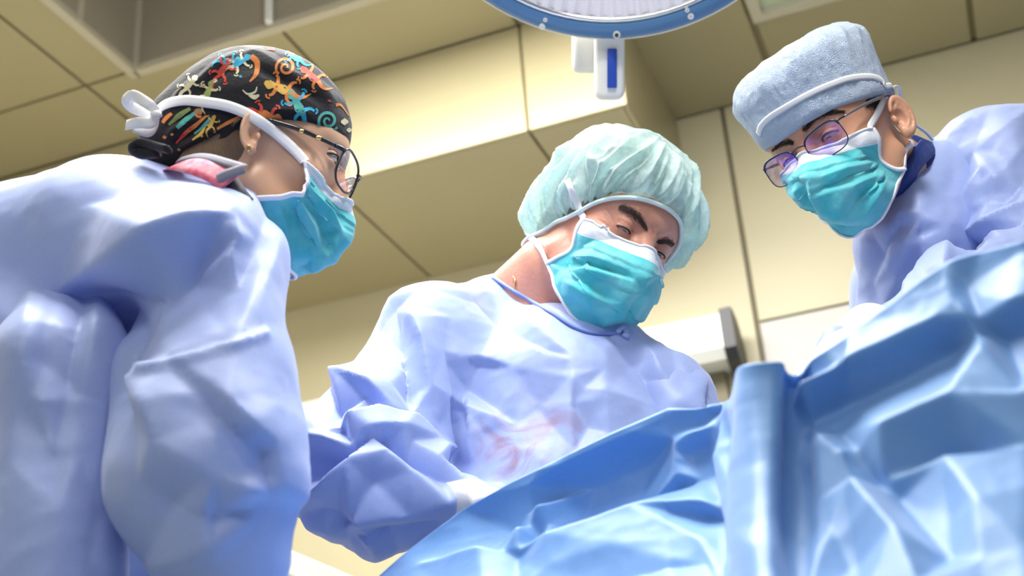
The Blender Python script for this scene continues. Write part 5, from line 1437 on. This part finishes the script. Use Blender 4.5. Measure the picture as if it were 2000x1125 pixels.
    strip([(362, 176), (352, 186), (346, 200)], [1.5, 2.5, 1.5], 'c'); dot(420, 158, 5, 'c'); dot(396, 168, 4, 'y'); dot(540, 170, 3, 'r'); dot(470, 150, 3, 'b')
    V, Fs, mi, ml = [], [], [], []
    for k, (v_, f_) in buf.items():
        b = len(V); V += v_; Fs += [[b + i for i in q] for q in f_]; mi += [len(ml)] * len(f_); ml.append(mats_[k])
    o = py_obj('cap_print', V, Fs, ml, cap, True)
    o.data.polygons.foreach_set('material_index', mi); o['kind'] = 'stuff'; o['label'] = 'bright gecko and spiral print'
person_L = left()
# ------------------------------------------------------------------ drape over the patient
def drape():
    M_d = gown_mat('sky_blue_drape', (0.18, 0.40, 0.80))
    ridge = np.array([(560, 1290), (640, 1205), (740, 1125), (830, 1050), (900, 995), (1000, 938), (1100, 890), (1200, 840), (1310, 792), (1360, 795), (1420, 782), (1468, 768), (1482, 716), (1505, 704), (1535, 712), (1556, 735), (1580, 700), (1660, 648), (1760, 575), (1850, 508), (1900, 490), (2000, 465), (2150, 440), (2350, 430), (2700, 470), (3100, 640)], float)
    xs = np.concatenate([np.arange(660, 2060, 4.5), np.arange(2060, 3101, 14)])
    ry = np.interp(xs, ridge[:, 0], ridge[:, 1])
    for _ in range(2): ry[1:-1] = (ry[:-2] + 2 * ry[1:-1] + ry[2:]) / 4
    rd = np.interp(xs, [560, 740, 1000, 1310, 1450, 1500, 1560, 1660, 1850, 2000, 2350, 3100], [1.34, 1.32, 1.28, 1.24, 1.15, 1.02, 1.03, 1.04, 1.02, .97, .93, 1.0])
    nv, nb = 230, 40
    V = []
    for i, x in enumerate(xs):
        p0 = P(x, ry[i], rd[i])
        col = []
        # back side, falling away behind the ridge
        for j in range(nb, 0, -1):
            t = j / nb
            col.append(p0 + np.array([CF[0], CF[1], 0]) * (.09 * t ** .6) + np.array([0, 0, -1]) * (.35 * t ** 1.6) )
        # front side: comes towards the camera as it falls
        yb = 1125 + 260
        db = np.interp(x, [560, 1000, 1400, 1500, 2350, 3100], [1.02, .86, .72, .68, .62, .66])
        ex = float(np.interp(x, [560, 900, 1380, 1500, 1560, 2350], [1.3, 1.7, 1.9, 1.4, 1.35, 1.3]))
        for j in range(nv + 1):
            t = j / nv
            y = ry[i] + (yb - ry[i]) * t
            d = rd[i] + (db - rd[i]) * (t ** ex) 
            col.append(P(x, y, d))
        # hem hanging towards the floor
        last = col[-1]
        for j in range(1, 13): col.append(last + np.array([0, -.02 * j / 12, -(last[2] - .25) * j / 12]))
        V.append(col)
    V = np.array(V); nu, nvv = V.shape[:2]; V = V.reshape(-1, 3)
    I, J = np.meshgrid(np.arange(nu - 1), np.arange(nvv - 1), indexing='ij')
    a = (I * nvv + J).ravel(); Q = np.stack([a, a + nvv, a + nvv + 1, a + 1], 1)
    N = vnormals(V, Q)
    if (N * (CAM - V)).sum(1).mean() < 0: Q = Q[:, ::-1].copy()
    st = [  # band of cloth standing up as a rounded fold in the middle
        (22, 46, 40, [(1500, 700), (1490, 800), (1476, 920), (1470, 1050), (1478, 1180)], (.02, .1)),
        (-18, 26, 46, [(1562, 730), (1560, 800), (1556, 900), (1552, 1000), (1556, 1160)], (.02, .1)),
        (-16, 30, 16, [(1400, 800), (1396, 900), (1392, 1000), (1400, 1140)]),
        (12, 26, 26, [(1420, 800), (1415, 900), (1420, 1000)]),
        # flap along the right ridge
        (16, 60, 18, [(1565, 770), (1640, 735), (1740, 690), (1850, 640), (1900, 628), (2000, 606), (2100, 590)], (.05, .05)),
        (-16, 14, 50, [(1570, 806), (1650, 770), (1750, 722), (1850, 668), (1940, 648), (2050, 622)], (.05, .1)),
        (10, 26, 30, [(1860, 520), (1880, 600), (1930, 680), (2000, 770)]), (-9, 24, 24, [(1885, 560), (1920, 650), (1990, 740)]),
        (20, 90, 90, [(1640, 900), (1740, 860), (1880, 800), (2000, 780)]), (-16, 90, 90, [(1600, 960), (1720, 930), (1860, 870), (2000, 860)]),
        (16, 80, 80, [(1600, 860), (1680, 960), (1760, 1060), (1800, 1160)]), (-14, 70, 70, [(1640, 840), (1740, 950), (1850, 1080)]),
        (14, 70, 70, [(1850, 900), (1920, 1000), (2000, 1080)]), (-12, 60, 60, [(1620, 1010), (1660, 1080), (1680, 1160)]),
        # left flank
        (16, 40, 50, [(1330, 800), (1240, 850), (1120, 905), (1040, 950)], (.1, .2)), (-14, 40, 70, [(1370, 830), (1270, 890), (1150, 940), (1060, 990)]),
        (14, 14, 18, [(985, 1085), (1020, 1045), (1060, 1000), (1080, 985)], (.15, .15)), (-10, 24, 24, [(1010, 1085), (1050, 1045), (1090, 1000)]), (-8, 20, 20, [(950, 1075), (990, 1040), (1030, 1000)]),
        (18, 60, 50, [(820, 1110), (950, 1090), (1080, 1068), (1240, 1010), (1390, 985)], (.1, .1)), (-22, 80, 40, [(1000, 1030), (1120, 1020), (1230, 980), (1360, 930)]),
        (12, 40, 40, [(1050, 950), (1056, 920), (1040, 890)]), (10, 30, 30, [(1390, 830), (1340, 870), (1330, 930)]), (-10, 26, 26, [(1390, 870), (1370, 930), (1390, 970)]),
        (10, 20, 20, [(1340, 800), (1380, 840), (1400, 900)]), (9, 22, 22, [(1320, 860), (1360, 845), (1400, 838)]), (-9, 20, 20, [(1340, 885), (1370, 868), (1404, 858)]),
        (10, 50, 50, [(1060, 1120), (1200, 1080), (1380, 1060)]), (-10, 50, 50, [(1000, 1160), (1200, 1125), (1380, 1100)]),
        (10, 30, 30, [(1440, 860), (1450, 960), (1440, 1100)])]
    V = crease(V, Q, st, 61, 120, 3.0, sm=8, micro=0)
    o = mesh_obj('surgical_drape', V, Q, M_d)
    tag(o, 'blue surgical drape over the patient in the foreground', 'drape')
    sm = o.modifiers.new('thickness', 'SOLIDIFY'); sm.thickness = .0015; sm.offset = -1
drape()
